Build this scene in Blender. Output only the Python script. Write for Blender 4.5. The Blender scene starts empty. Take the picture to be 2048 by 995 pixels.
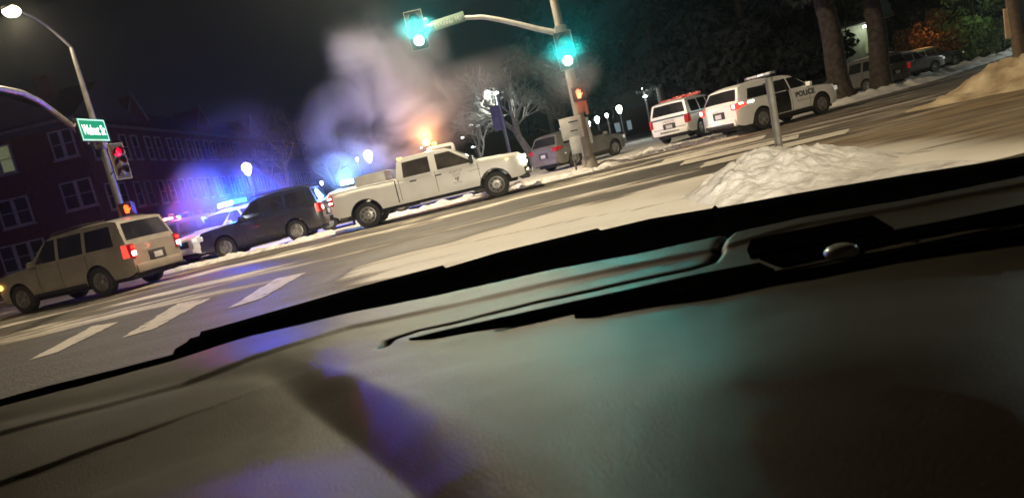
import bpy, bmesh, math, random
import numpy as np
from mathutils import Vector, Matrix, noise

SC = bpy.context.scene
COL = SC.collection
random.seed(7)
rad = math.radians

# ------------------------------------------------------------------ camera
CAM_H = 1.2
FPX, ROLL, HD = 1400.0, rad(13.4), 182.0
PITCH = math.atan(HD / FPX)
_c, _s = math.cos(ROLL), math.sin(ROLL)
_x0, _y0 = Vector((1, 0, 0)), Vector((0, math.sin(PITCH), math.cos(PITCH)))
FW = Vector((0, math.cos(PITCH), -math.sin(PITCH)))
RT, UP = _c * _x0 - _s * _y0, _s * _x0 + _c * _y0
cd = bpy.data.cameras.new('camera')
cam = bpy.data.objects.new('camera', cd)
COL.objects.link(cam)
cam.matrix_world = Matrix(((RT.x, UP.x, -FW.x, 0), (RT.y, UP.y, -FW.y, 0), (RT.z, UP.z, -FW.z, CAM_H), (0, 0, 0, 1)))
cd.sensor_width = 36
cd.lens = FPX / 2048 * 36
cd.clip_start, cd.clip_end = 0.02, 2500
cd.dof.use_dof = True
cd.dof.focus_distance = 1.9
cd.dof.aperture_fstop = cd.lens / 2.0
SC.camera = cam


def ray(px, py):
    return FW + RT * ((px - 1024) / FPX) + UP * ((497.5 - py) / FPX)


def G(px, py, z=0.0):
    """point of the photograph's ground (or of the plane at height z)"""
    d = ray(px, py)
    t = (z - CAM_H) / d.z
    return Vector((d.x * t, d.y * t, z))


def D(px, py, Y):
    """point at distance Y ahead"""
    d = ray(px, py)
    t = Y / d.y
    return Vector((d.x * t, Y, CAM_H + d.z * t))


# ------------------------------------------------------------------ world, moon, exposure
world = bpy.data.worlds.new('World')
SC.world = world
world.use_nodes = True
wn, wl = world.node_tree.nodes, world.node_tree.links
bg = wn['Background']
sky = wn.new('ShaderNodeTexSky')
sky.sky_type = 'NISHITA'
sky.sun_disc = False
sky.sun_elevation = rad(25)
sky.sun_rotation = rad(200)
wl.new(sky.outputs['Color'], bg.inputs['Color'])
bg.inputs['Strength'].default_value = 0.0012
ld = bpy.data.lights.new('moon', 'SUN')
ld.energy = 0.012
ld.angle = rad(0.5)
ld.color = (0.8, 0.88, 1.0)
moon = bpy.data.objects.new('moon', ld)
COL.objects.link(moon)
moon.rotation_euler = (rad(65), 0, rad(-20))
SC.view_settings.view_transform = 'Standard'
SC.view_settings.look = 'None'
SC.view_settings.gamma = 1
SC.view_settings.use_curve_mapping = False
SC.view_settings.exposure = -0.28
SC.cycles.use_denoising = True
SC.cycles.max_bounces = 6
SC.cycles.diffuse_bounces = 2
SC.cycles.glossy_bounces = 3
SC.cycles.transparent_max_bounces = 12
SC.cycles.volume_bounces = 1
SC.cycles.volume_step_rate = 1.0
SC.cycles.volume_max_steps = 160
SC.cycles.sample_clamp_indirect = 4

# ------------------------------------------------------------------ helpers
def tag(o, label=None, cat=None, group=None, kind=None):
    if label: o['label'] = label
    if cat: o['category'] = cat
    if group: o['group'] = group
    if kind: o['kind'] = kind
    return o


def empty(name, loc=(0, 0, 0), rz=0.0, label=None, cat=None, group=None):
    o = bpy.data.objects.new(name, None)
    COL.objects.link(o)
    o.location = loc
    o.rotation_euler = (0, 0, rz)
    return tag(o, label, cat, group)


class MB:
    def __init__(s):
        s.v, s.f, s.mi = [], [], []
        s.cur = 0

    def add(s, verts, faces):
        b = len(s.v)
        s.v += [tuple(p) for p in verts]
        s.f += [tuple(i + b for i in f) for f in faces]
        s.mi += [s.cur] * len(faces)

    def box(s, c, size, rot=None, bev=0.0):
        hx, hy, hz = size[0] / 2, size[1] / 2, size[2] / 2
        if bev:
            bm = bmesh.new()
            bmesh.ops.create_cube(bm, size=1)
            bmesh.ops.scale(bm, vec=size, verts=bm.verts)
            bmesh.ops.bevel(bm, geom=bm.edges[:], offset=min(bev, min(size) * .45), segments=2, affect='EDGES', profile=.5)
            vs = [v.co.copy() for v in bm.verts]
            bm.verts.index_update()
            fs = [[v.index for v in f.verts] for f in bm.faces]
            bm.free()
        else:
            vs = [Vector((x, y, z)) for x in (-hx, hx) for y in (-hy, hy) for z in (-hz, hz)]
            fs = [(0, 1, 3, 2), (4, 6, 7, 5), (0, 4, 5, 1), (2, 3, 7, 6), (0, 2, 6, 4), (1, 5, 7, 3)]
        if rot is not None:
            vs = [rot @ v for v in vs]
        c = Vector(c)
        s.add([v + c for v in vs], fs)
        return s

    def tube(s, pts, r, n=10, cap=True):
        pts = [Vector(p) for p in pts]
        if not isinstance(r, (list, tuple)): r = [r] * len(pts)
        vs, fs = [], []
        ref = None
        for i, p in enumerate(pts):
            a = pts[max(i - 1, 0)]
            b = pts[min(i + 1, len(pts) - 1)]
            t = (b - a).normalized()
            if ref is None:
                ref = t.orthogonal().normalized()
            ref = (ref - t * ref.dot(t)).normalized()
            q = t.cross(ref)
            for k in range(n):
                an = 2 * math.pi * k / n
                vs.append(p + (ref * math.cos(an) + q * math.sin(an)) * r[i])
        for i in range(len(pts) - 1):
            for k in range(n):
                fs.append((i * n + k, i * n + (k + 1) % n, (i + 1) * n + (k + 1) % n, (i + 1) * n + k))
        if cap:
            fs.append(tuple(range(n))[::-1])
            fs.append(tuple((len(pts) - 1) * n + k for k in range(n)))
        s.add(vs, fs)
        return s

    def lathe(s, prof, c=(0, 0, 0), axis='Z', n=24, rot=None):
        """prof: list of (r, h)"""
        vs, fs = [], []
        for r, h in prof:
            for k in range(n):
                a = 2 * math.pi * k / n
                p = Vector((r * math.cos(a), r * math.sin(a), h))
                if axis == 'Y': p = Vector((p.x, p.z, p.y))
                if axis == 'X': p = Vector((p.z, p.x, p.y))
                if rot is not None: p = rot @ p
                vs.append(p + Vector(c))
        m = len(prof)
        for i in range(m - 1):
            for k in range(n):
                fs.append((i * n + k, i * n + (k + 1) % n, (i + 1) * n + (k + 1) % n, (i + 1) * n + k))
        s.add(vs, fs)
        return s

    def sphere(s, c, r, n=16, m=10, sz=1.0):
        prof = [(max(r * math.sin(math.pi * i / m), 1e-4), -r * sz * math.cos(math.pi * i / m)) for i in range(m + 1)]
        return s.lathe(prof, c, 'Z', n)

    def prism(s, poly, depth, M):
        """poly: 2D outline in the local XZ plane, extruded along local Y; M: 4x4"""
        n = len(poly)
        vs = [M @ Vector((x, -depth / 2, z)) for x, z in poly] + [M @ Vector((x, depth / 2, z)) for x, z in poly]
        fs = [tuple(range(n)), tuple(range(2 * n - 1, n - 1, -1))] + [(i, i + n, (i + 1) % n + n, (i + 1) % n) for i in range(n)]
        s.add(vs, fs)
        return s

    def build(s, name, mats, parent=None, smooth=False, angle=40):
        me = bpy.data.meshes.new(name)
        me.from_pydata(s.v, [], s.f)
        if not isinstance(mats, (list, tuple)): mats = [mats]
        for m in mats: me.materials.append(m)
        if len(mats) > 1: me.polygons.foreach_set('material_index', s.mi)
        bm = bmesh.new()
        bm.from_mesh(me)
        bmesh.ops.recalc_face_normals(bm, faces=bm.faces)
        bm.to_mesh(me)
        bm.free()
        if smooth:
            me.polygons.foreach_set('use_smooth', [True] * len(me.polygons))
            me.set_sharp_from_angle(angle=rad(angle))
        me.update()
        o = bpy.data.objects.new(name, me)
        COL.objects.link(o)
        if parent: o.parent = parent
        return o


def grid_obj(name, P, mat, parent=None, smooth=True):
    """P: array (n, m, 3)"""
    n, m = P.shape[:2]
    idx = np.arange(n * m).reshape(n, m)
    f = np.stack([idx[:-1, :-1], idx[1:, :-1], idx[1:, 1:], idx[:-1, 1:]], -1).reshape(-1, 4)
    me = bpy.data.meshes.new(name)
    me.from_pydata(P.reshape(-1, 3).tolist(), [], f.tolist())
    me.materials.append(mat)
    if smooth: me.polygons.foreach_set('use_smooth', [True] * len(me.polygons))
    me.update()
    o = bpy.data.objects.new(name, me)
    COL.objects.link(o)
    if parent: o.parent = parent
    return o


def fbm(x, y, seed=0, octv=4, sc=1.0):
    """cheap numpy value noise, -1..1"""
    r = np.zeros_like(x, dtype=float)
    amp, tot = 1.0, 0.0
    for k in range(octv):
        X, Y = x * sc * 2 ** k + seed * 17.3, y * sc * 2 ** k + seed * 7.7
        xi, yi = np.floor(X), np.floor(Y)
        fx, fy = X - xi, Y - yi
        fx, fy = fx * fx * (3 - 2 * fx), fy * fy * (3 - 2 * fy)

        def h(a, b):
            q = np.sin(a * 127.1 + b * 311.7 + seed * 3.1 + k * 13.7) * 43758.5453
            return (q - np.floor(q)) * 2 - 1
        v = (h(xi, yi) * (1 - fx) + h(xi + 1, yi) * fx) * (1 - fy) + (h(xi, yi + 1) * (1 - fx) + h(xi + 1, yi + 1) * fx) * fy
        r += v * amp
        tot += amp
        amp *= .5
    return r / tot


# ------------------------------------------------------------------ materials
MATS = {}


def mat(name, col=(.5, .5, .5), rough=.6, metal=0.0, col2=None, scale=6.0, bump=0.0, bscale=40.0, coat=0.0, emit=None, estr=0.0, detail=4, spec=.5, ramp=(.35, .65), dirt=0.0):
    if name in MATS: return MATS[name]
    m = bpy.data.materials.new(name)
    m.use_nodes = True
    nt = m.node_tree
    b = nt.nodes['Principled BSDF']
    b.inputs['Base Color'].default_value = (*col, 1)
    b.inputs['Roughness'].default_value = rough
    b.inputs['Metallic'].default_value = metal
    b.inputs['Coat Weight'].default_value = coat
    b.inputs['Specular IOR Level'].default_value = spec
    tc = nt.nodes.new('ShaderNodeTexCoord')
    if col2 is not None:
        nz = nt.nodes.new('ShaderNodeTexNoise')
        nz.inputs['Scale'].default_value = scale
        nz.inputs['Detail'].default_value = detail
        nt.links.new(tc.outputs['Object'], nz.inputs['Vector'])
        cr = nt.nodes.new('ShaderNodeValToRGB')
        cr.color_ramp.elements[0].position, cr.color_ramp.elements[1].position = ramp
        cr.color_ramp.elements[0].color = (*col, 1)
        cr.color_ramp.elements[1].color = (*col2, 1)
        nt.links.new(nz.outputs['Fac'], cr.inputs['Fac'])
        nt.links.new(cr.outputs['Color'], b.inputs['Base Color'])
    if dirt:
        # road salt and mud: strongest low on the bodywork
        sp = nt.nodes.new('ShaderNodeSeparateXYZ')
        nt.links.new(tc.outputs['Object'], sp.inputs[0])
        mr = nt.nodes.new('ShaderNodeMapRange')
        mr.inputs['From Min'].default_value, mr.inputs['From Max'].default_value = .35, 1.25
        mr.inputs['To Min'].default_value, mr.inputs['To Max'].default_value = .75, 0
        nt.links.new(sp.outputs[2], mr.inputs['Value'])
        nd = nt.nodes.new('ShaderNodeTexNoise')
        nd.inputs['Scale'].default_value = 4.5
        nd.inputs['Detail'].default_value = 8
        nt.links.new(tc.outputs['Object'], nd.inputs['Vector'])
        mu = nt.nodes.new('ShaderNodeMath'); mu.operation = 'MULTIPLY'
        nt.links.new(mr.outputs[0], mu.inputs[0]); nt.links.new(nd.outputs['Fac'], mu.inputs[1])
        m2 = nt.nodes.new('ShaderNodeMath'); m2.operation = 'MULTIPLY'; m2.use_clamp = True
        nt.links.new(mu.outputs[0], m2.inputs[0]); m2.inputs[1].default_value = dirt * 1.8
        mx = nt.nodes.new('ShaderNodeMix'); mx.data_type = 'RGBA'
        nt.links.new(m2.outputs[0], mx.inputs['Factor'])
        nt.links.new(cr.outputs['Color'], mx.inputs[6])
        mx.inputs[7].default_value = (.20, .17, .13, 1)
        nt.links.new(mx.outputs[2], b.inputs['Base Color'])
        ra = nt.nodes.new('ShaderNodeMath'); ra.operation = 'MULTIPLY_ADD'
        nt.links.new(m2.outputs[0], ra.inputs[0]); ra.inputs[1].default_value = .5; ra.inputs[2].default_value = rough
        nt.links.new(ra.outputs[0], b.inputs['Roughness'])
    if bump:
        nb = nt.nodes.new('ShaderNodeTexNoise')
        nb.inputs['Scale'].default_value = bscale
        nb.inputs['Detail'].default_value = 5
        nt.links.new(tc.outputs['Object'], nb.inputs['Vector'])
        bp = nt.nodes.new('ShaderNodeBump')
        bp.inputs['Strength'].default_value = bump
        bp.inputs['Distance'].default_value = .02
        nt.links.new(nb.outputs['Fac'], bp.inputs['Height'])
        nt.links.new(bp.outputs['Normal'], b.inputs['Normal'])
    if emit is not None:
        b.inputs['Emission Color'].default_value = (*emit, 1)
        b.inputs['Emission Strength'].default_value = estr
        m.cycles.emission_sampling = 'NONE'
    MATS[name] = m
    return m


M_white = mat('white_paint', (.84, .83, .80), .3, coat=.6, col2=(.80, .79, .75), scale=2.5, bump=.03, bscale=9, dirt=.3)
M_tan = mat('tan_silver_paint', (.27, .24, .20), .35, coat=.5, col2=(.21, .185, .155), scale=2.5, bump=.04, bscale=9, dirt=.8)
M_black = mat('black_paint', (.012, .012, .013), .3, coat=.4, col2=(.03, .028, .025), scale=3)
M_dkblue = mat('dark_blue_paint', (.012, .015, .028), .3, coat=.4, col2=(.02, .024, .036), scale=3, dirt=.3)
M_grey = mat('silver_grey_paint', (.15, .15, .145), .4, metal=.2, coat=.3, col2=(.11, .108, .10), scale=3, dirt=.5)
M_purple = mat('dark_paint', (.06, .05, .08), .35, coat=.4, col2=(.1, .09, .11), scale=3)
M_under = mat('underbody_black', (.012, .012, .012), .8, col2=(.03, .027, .024), scale=8)
M_tyre = mat('tyre_rubber', (.014, .014, .014), .75, col2=(.035, .032, .028), scale=9, bump=.3, bscale=30)
M_rim = mat('alloy_rim', (.5, .5, .5), .35, metal=.8, col2=(.3, .28, .25), scale=6)
M_steel = mat('steel_rim', (.42, .42, .42), .4, metal=.6, col2=(.25, .24, .22), scale=6)
M_glass = mat('tinted_glass', (.012, .013, .015), .06, spec=.7, col2=(.03, .03, .03), scale=1.2)
M_glass2 = mat('cabin_glass', (.035, .032, .03), .08, spec=.8, col2=(.09, .08, .07), scale=1.6)
M_trim = mat('black_trim', (.018, .018, .018), .55, col2=(.03, .03, .03), scale=10)
M_chrome = mat('chrome', (.6, .6, .6), .18, metal=1.0, col2=(.45, .44, .42), scale=8)
M_redlens = mat('red_lens', (.25, .01, .01), .2, emit=(1, .03, .03), estr=.25, col2=(.18, .01, .01), scale=20)
M_redlit = mat('red_lens_lit', (.4, .02, .02), .2, emit=(1, .05, .03), estr=2.6, col2=(.3, .01, .01), scale=20)
M_redhot = mat('brake_bulb', (.8, .3, .3), .2, emit=(1, .55, .45), estr=9)
M_whitelens = mat('white_lens', (.7, .7, .7), .1, emit=(1, .93, .8), estr=.35)
M_headlit = mat('headlight_lit', (.8, .8, .8), .1, emit=(1, .93, .72), estr=9)
M_amber = mat('amber_lens_lit', (.8, .4, .05), .2, emit=(1, .45, .06), estr=7)
M_amberhot = mat('amber_beacon', (.9, .6, .2), .2, emit=(1, .62, .12), estr=30)
M_bluehot = mat('blue_beacon', (.3, .6, 1), .2, emit=(.35, .9, 1), estr=60)
M_cyanled = mat('cyan_led', (.2, .6, .8), .2, emit=(.0, .75, 1), estr=4)
M_whiteglint = mat('white_glint', (.8, .8, .8), .2, emit=(1, .95, .85), estr=12)  # self-glowing white for painted glints, not a lamp
M_barred = mat('lightbar_red_lens', (.4, .05, .03), .2, col2=(.3, .03, .02), scale=9, emit=(1, .16, .06), estr=.16)
M_plate = mat('plate', (.5, .5, .5), .5, col2=(.4, .4, .42), scale=40)
M_decal = mat('dark_decal', (.03, .03, .035), .5, col2=(.06, .06, .06), scale=30)
M_decalfaint = mat('faded_decal', (.22, .21, .19), .5, col2=(.3, .28, .25), scale=30)
M_green = mat('green_stripe', (.02, .07, .05), .4, col2=(.03, .09, .06), scale=10)
M_goldd = mat('brown_emblem', (.25, .16, .06), .5, col2=(.3, .2, .1), scale=20)
M_galv = mat('galvanised_steel', (.2, .19, .18), .5, metal=.5, col2=(.12, .115, .11), scale=5, bump=.1)
M_greypost = mat('painted_post', (.15, .148, .14), .6, metal=.2, col2=(.10, .098, .09), scale=6)
M_signback = mat('aluminium_sign_back', (.42, .42, .41), .5, metal=.2, col2=(.33, .33, .33), scale=5)
M_sigblack = mat('signal_housing', (.008, .008, .008), .7, col2=(.014, .014, .013), scale=9)
M_retro = mat('reflective_border', (.2, .19, .15), .5, col2=(.14, .13, .1), scale=9)
M_bulb = mat('lamp_bulb_warm', (1, 1, 1), .3, emit=(1, .86, .55), estr=30)
M_bulbcool = mat('lamp_bulb_cool', (1, 1, 1), .3, emit=(.88, 1, .97), estr=7)
M_bulbglobe = mat('lamp_globe', (1, 1, 1), .3, emit=(1, .97, .9), estr=12)
M_bark = mat('bark', (.02, .016, .013), .95, col2=(.055, .042, .032), scale=5, bump=1.0, bscale=11)
M_barkpale = mat('pale_bark', (.34, .31, .27), .85, col2=(.2, .18, .15), scale=5, bump=.5)
M_twig = mat('twigs', (.06, .042, .035), .95, col2=(.10, .07, .06), scale=3)
M_leafdk = mat('evergreen_foliage', (.007, .012, .009), .95, col2=(.017, .024, .017), scale=2)
M_leafgr = mat('green_foliage', (.06, .11, .04), .8, col2=(.1, .14, .05), scale=2)
M_leafor = mat('rusty_foliage', (.22, .09, .03), .8, col2=(.12, .06, .03), scale=2)

# ================================================================== THE SETTING
def ground_mat(name, road):
    m = bpy.data.materials.new(name)
    m.use_nodes = True
    nt = m.node_tree
    L = nt.links.new
    b = nt.nodes['Principled BSDF']
    tc = nt.nodes.new('ShaderNodeTexCoord')
    at = nt.nodes.new('ShaderNodeAttribute')
    at.attribute_name = 'snow'
    at2 = nt.nodes.new('ShaderNodeAttribute')
    at2.attribute_name = 'sand'
    mp = nt.nodes.new('ShaderNodeMapping')
    mp.inputs['Scale'].default_value = (.35, 1.5, 1)
    L(tc.outputs['Object'], mp.inputs['Vector'])
    n1 = nt.nodes.new('ShaderNodeTexNoise')
    n1.inputs['Scale'].default_value = 1.3
    n1.inputs['Detail'].default_value = 8
    n1.inputs['Roughness'].default_value = .62
    L(mp.outputs['Vector'], n1.inputs['Vector'])
    n2 = nt.nodes.new('ShaderNodeTexNoise')
    n2.inputs['Scale'].default_value = 22
    n2.inputs['Detail'].default_value = 6
    L(tc.outputs['Object'], n2.inputs['Vector'])
    # amount = snow attribute + noise
    ma = nt.nodes.new('ShaderNodeMath'); ma.operation = 'MULTIPLY_ADD'
    L(n1.outputs['Fac'], ma.inputs[0]); ma.inputs[1].default_value = 1.1 if road else .3
    L(at.outputs['Fac'], ma.inputs[2])
    mb_ = nt.nodes.new('ShaderNodeMath'); mb_.operation = 'MULTIPLY_ADD'
    L(n2.outputs['Fac'], mb_.inputs[0]); mb_.inputs[1].default_value = .28
    L(ma.outputs[0], mb_.inputs[2])
    cr = nt.nodes.new('ShaderNodeValToRGB')
    e = cr.color_ramp.elements
    e[0].position, e[0].color = .52, (.032, .028, .023, 1)
    e[1].position, e[1].color = 1.0, (.66, .63, .58, 1)
    e2 = e.new(.70); e2.color = (.075, .064, .052, 1)
    e3 = e.new(.84); e3.color = (.28, .25, .21, 1)
    sc = nt.nodes.new('ShaderNodeMath'); sc.operation = 'MULTIPLY'; sc.inputs[1].default_value = .72
    L(mb_.outputs[0], sc.inputs[0])
    L(sc.outputs[0], cr.inputs['Fac'])
    mx = nt.nodes.new('ShaderNodeMix'); mx.data_type = 'RGBA'
    L(at2.outputs['Fac'], mx.inputs['Factor'])
    L(cr.outputs['Color'], mx.inputs[6])
    cr2 = nt.nodes.new('ShaderNodeValToRGB')
    cr2.color_ramp.elements[0].position, cr2.color_ramp.elements[0].color = .4, (.085, .054, .026, 1)
    cr2.color_ramp.elements[1].position, cr2.color_ramp.elements[1].color = .7, (.26, .19, .11, 1)
    L(n1.outputs['Fac'], cr2.inputs['Fac'])
    L(cr2.outputs['Color'], mx.inputs[7])
    L(mx.outputs[2], b.inputs['Base Color'])
    rr = nt.nodes.new('ShaderNodeMapRange')
    L(sc.outputs[0], rr.inputs['Value'])
    rr.inputs['From Min'].default_value, rr.inputs['From Max'].default_value = .5, .8
    rr.inputs['To Min'].default_value, rr.inputs['To Max'].default_value = .58, .9
    L(rr.outputs[0], b.inputs['Roughness'])
    ad = nt.nodes.new('ShaderNodeMath'); ad.operation = 'ADD'
    L(n2.outputs['Fac'], ad.inputs[0]); L(n1.outputs['Fac'], ad.inputs[1])
    bp = nt.nodes.new('ShaderNodeBump')
    bp.inputs['Strength'].default_value = .5
    bp.inputs['Distance'].default_value = .05
    L(ad.outputs[0], bp.inputs['Height'])
    L(bp.outputs['Normal'], b.inputs['Normal'])
    return m


def set_attr(o, name, vals):
    a = o.data.attributes.new(name, 'FLOAT', 'POINT')
    a.data.foreach_set('value', np.asarray(vals, dtype=np.float32).ravel())


M_road = ground_mat('slushy_road', True)
M_snow = mat('snow', (.72, .70, .67), .8, col2=(.52, .49, .45), scale=2.2, bump=.6, bscale=16, ramp=(.4, .75))
M_snowd = mat('dirty_snow', (.52, .51, .50), .85, col2=(.19, .165, .14), scale=3.2, bump=.8, bscale=26, ramp=(.52, .8), detail=8)
M_sandsnow = mat('sandy_slush', (.48, .39, .26), .85, col2=(.22, .155, .085), scale=1.3, bump=.8, bscale=12, ramp=(.4, .68), detail=8)
M_stripe = mat('worn_road_paint', (.5, .46, .4), .7, col2=(.07, .06, .05), scale=5, ramp=(.56, .72), detail=7)

# --- ground sheet to the horizon
g = MB()
g.add([(-1500, -300, -.012), (1500, -300, -.012), (1500, 2200, -.012), (-1500, 2200, -.012)], [(0, 1, 2, 3)])
tag(g.build('snowy_ground', M_snow), kind='structure')

# --- road
FARX = np.array([-90, -36, -15, -10.2, -4, 5, 9.5, 15.4, 21.3, 40, 80])
FARY = np.array([84, 50, 32.6, 25.0, 26.4, 27.4, 26.6, 31.2, 34.4, 52, 92])
xs = np.concatenate([np.arange(-90, -16, 1.0), np.arange(-16, 16, .16), np.arange(16, 80, .8)])
ts = np.linspace(0, 1, 230) ** 1.0
XX = np.repeat(xs[:, None], len(ts), 1)
YF = np.interp(xs, FARX, FARY)
YY = -14 + ts[None, :] * (YF[:, None] + 14)
PXE = np.array([-2.9, -2.6, .8, 3.5, 5.8, 9, 13])
PYE = np.array([8.0, 12.0, 13.2, 14.0, 15.0, 16.3, 17])


def sm(t):
    t = np.clip(t, 0, 1)
    return t * t * (3 - 2 * t)


def road_amounts(x, y):
    w = fbm(x, y, 3, 4, .5) * 1.6
    inpack = (.86 + .14 * fbm(x, y, 77, 4, .8) + .12 * fbm(x * .25, y * 1.4, 78, 3, 1)) * sm((np.interp(x, PXE, PYE) + w * .8 - y) / 1.4) * sm((x + 2.9 + w * .5 + .35 * (y - 10)) / 1.2)
    streak = sm(.46 + 1.15 * fbm(x * .22, y * 1.15 + x * .05 + .35 * fbm(x, y, 91, 3, .25), 5, 4, 1.0) + .25 * fbm(x, y, 92, 4, 1.7))
    far = sm((y - 12.5) / 3)
    far2 = np.where(x < -3, sm((y - 10.5 + .5 * w) / 2.5), far)
    s = .04 + .62 * streak ** 1.6 * far2
    # bare asphalt at the left, thin frost
    s = np.where(x < -3, s * .85 + .03, s)
    s = s + (.95 - s) * inpack
    # ruts pressed into the packed snow
    rut = np.abs(np.sin((y * .95 + .22 * x) * 1.55 + .8 * fbm(x, y, 61, 3, .35)))
    s -= .46 * inpack * sm((.30 - rut) / .30) * sm(.6 + fbm(x * .3, y * 1.5, 62, 3, 1))
    # tyre tracks at right
    tr = sm((x - 5) / 4) * far
    track = .5 + .5 * np.sin((y - .12 * x) * 3.6 + fbm(x, y, 9, 2, .3) * 2)
    s = s * (1 - tr * .6) + tr * (.02 + .42 * track ** 2) * .8
    sand = sm((x - 4.9 - .4 * w) / 1.6) * sm((17.5 - y + .25 * (x - 10) + w) / 3)
    sand = np.maximum(sand, .28 * inpack * sm(.4 + 1.3 * fbm(x, y, 63, 4, .6)))
    sand = np.maximum(sand, .35 * sm((x - 6) / 5) * far)
    edge = sm((y - (np.interp(x, FARX, FARY) - 1.3 + .5 * w)) / 1.0)
    s = s + (.75 - s) * edge * .8
    return s, np.clip(sand, 0, 1)


SN, SD = road_amounts(XX, YY)
ZZ = .004 * np.ones_like(XX) + .02 * SN * sm((YY) / 4) + .012 * SN * fbm(XX, YY, 11, 4, 2.2)
ZZ = np.maximum(ZZ, .002)
road = grid_obj('road', np.stack([XX, YY, ZZ], -1), M_road)
set_attr(road, 'snow', SN)
set_attr(road, 'sand', SD)
tag(road, kind='structure')

# --- crosswalk bars: near ones at the left, worn ones across the right leg
cw = [[(-150, 800), (-100, 788), (22, 731), (2, 741)], [(57, 722), (118, 704), (240, 644), (185, 653)], [(243, 677), (308, 659), (423, 597), (358, 607)],
      [(458, 617), (520, 600), (611, 546), (552, 558)]]
rb = [[(1322, 329), (1330, 320), (1532, 271), (1526, 279)], [(1360, 333), (1370, 323), (1600, 270), (1594, 279)],
      [(1400, 338), (1412, 326), (1700, 259), (1692, 269)], [(1300, 318), (1308, 311), (1480, 270), (1474, 276)]]
rng = random.Random(3)
cross = empty('crosswalk_marking', (0, 0, 0))
tag(cross, 'worn pale painted bars of the crosswalk on the bare asphalt', 'road marking')
for i, q in enumerate(cw + rb):
    P4 = [G(*p) for p in q]
    n, m = (26, 6)
    A = np.zeros((n, m, 3))
    for a in range(n):
        for b_ in range(m):
            u, v = a / (n - 1), b_ / (m - 1)
            p = (P4[0].lerp(P4[3], u)).lerp(P4[1].lerp(P4[2], u), v)
            j = .03 if b_ in (0, m - 1) or a in (0, n - 1) else 0
            A[a, b_] = (p.x + rng.uniform(-j, j), p.y + rng.uniform(-j, j), .015 if i < 4 else .024)
    o = grid_obj('stripe', A, M_stripe, cross)


def mound(name, cx, cy, rx, ry, h, m, seed=1, rot=0.0, steep=1.0, res=90, rough=.35, z0=-.03, label=None, cat='snow bank', nsc=1.6):
    u = np.linspace(-1.25, 1.25, res)
    U, V = np.meshgrid(u, u, indexing='ij')
    x, y = U * rx, V * ry
    a = fbm(x, y, seed, 4, nsc) * .35
    r = np.sqrt(U ** 2 + V ** 2) + a
    k = sm((1.08 - r) / (.9 / steep))
    z = h * k * (1 + rough * fbm(x, y, seed + 5, 5, nsc * 1.6)) + .04 * k * fbm(x, y, seed + 8, 3, 6) + z0
    cr, sr = math.cos(rot), math.sin(rot)
    P = np.stack([cx + x * cr - y * sr, cy + x * sr + y * cr, z], -1)
    o = grid_obj(name, P, m)
    if label: tag(o, label, cat)
    else: tag(o, kind='structure')
    return o


def berm(name, pts, w, h, m, seed=1, label=None, n=220, k=14):
    pts = [Vector((*p, 0)) for p in pts]
    seg = [(b - a).length for a, b in zip(pts, pts[1:])]
    tot = sum(seg)
    A = np.zeros((n, k, 3))
    for i in range(n):
        d = tot * i / (n - 1)
        j = 0
        while j < len(seg) - 1 and d > seg[j]:
            d -= seg[j]; j += 1
        t = (pts[j + 1] - pts[j]).normalized()
        p = pts[j] + t * d
        nn = Vector((-t.y, t.x, 0))
        e = min(1, i / 8, (n - 1 - i) / 8)
        wob = noise.noise(Vector((i * .13, seed, 0))) * w * .35
        for b_ in range(k):
            v = b_ / (k - 1) * 2 - 1
            q = p + nn * (v * w + wob)
            hh = h * (1 - v * v) * e * (1 + .8 * noise.noise(Vector((q.x * 2.1, q.y * 2.1, seed)))) * (.6 + .5 * noise.noise(Vector((q.x * .7, q.y * .7, seed + 4))) + .3)
            A[i, b_] = (q.x, q.y, max(hh, 0) + .05 * noise.noise(Vector((q.x * 7, q.y * 7, 0))) * (1 - v * v) - (.03 if abs(v) > .99 else 0))
    o = grid_obj(name, A, m)
    if label: tag(o, label, 'snow bank')
    return o


# big ploughed pile in front of us, its flat apron to the right, sandy heap further right
def near_pile():
    xs_ = np.linspace(2.25, 8.0, 250)
    ys_ = np.linspace(6.2, 12.4, 260)
    X, Y = np.meshgrid(xs_, ys_, indexing='ij')
    w = fbm(X, Y, 21, 5, .9)
    main = sm(1.15 - np.sqrt(((X - 3.9) / 1.5) ** 2 + ((Y - 9.9) / 1.4) ** 2) + w * .25)
    cut = sm((X - 2.42 - .12 * w) / .28)
    shoulder = sm(1.1 - np.sqrt(((X - 3.4) / 1.35) ** 2 + ((Y - 9.1) / 1.3) ** 2) + w * .2)
    low = sm((X - 3.0) / 1.0) * sm((9.6 - Y + .4 * w) / 1.3) * sm((5.3 - X + .3 * w) / .8)
    z = .42 * main + .24 * shoulder * (1 - main * .6) + .11 * low * (1 - main) * (1 + .5 * w)
    z *= cut * sm((6.3 - X + .3 * w) / .8)
    z *= 1 + .22 * fbm(X, Y, 31, 5, 2.6)
    z += .085 * fbm(X, Y, 35, 4, 4.5) * np.clip(z * 4, 0, 1)
    z += .05 * np.abs(fbm(X, Y, 36, 3, 2.2)) * np.clip(z * 4, 0, 1)
    z += .022 * fbm(X, Y, 44, 2, 11) * np.clip(z * 5, 0, 1) - .03 * np.clip(fbm(X, Y, 45, 3, 3.3), 0, 1) * np.clip(z * 5, 0, 1)
    edge = np.minimum.reduce([sm((X - 2.25) / .15), sm((8.0 - X) / 1.0), sm((12.4 - Y) / .5), sm((Y - 6.2) / .3)])
    z = z * edge - .02
    o = grid_obj('snow_pile', np.stack([X, Y, z], -1), M_snowd)
    tag(o, 'big lumpy pile of ploughed snow round the short grey post', 'snow bank')


near_pile()


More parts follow.
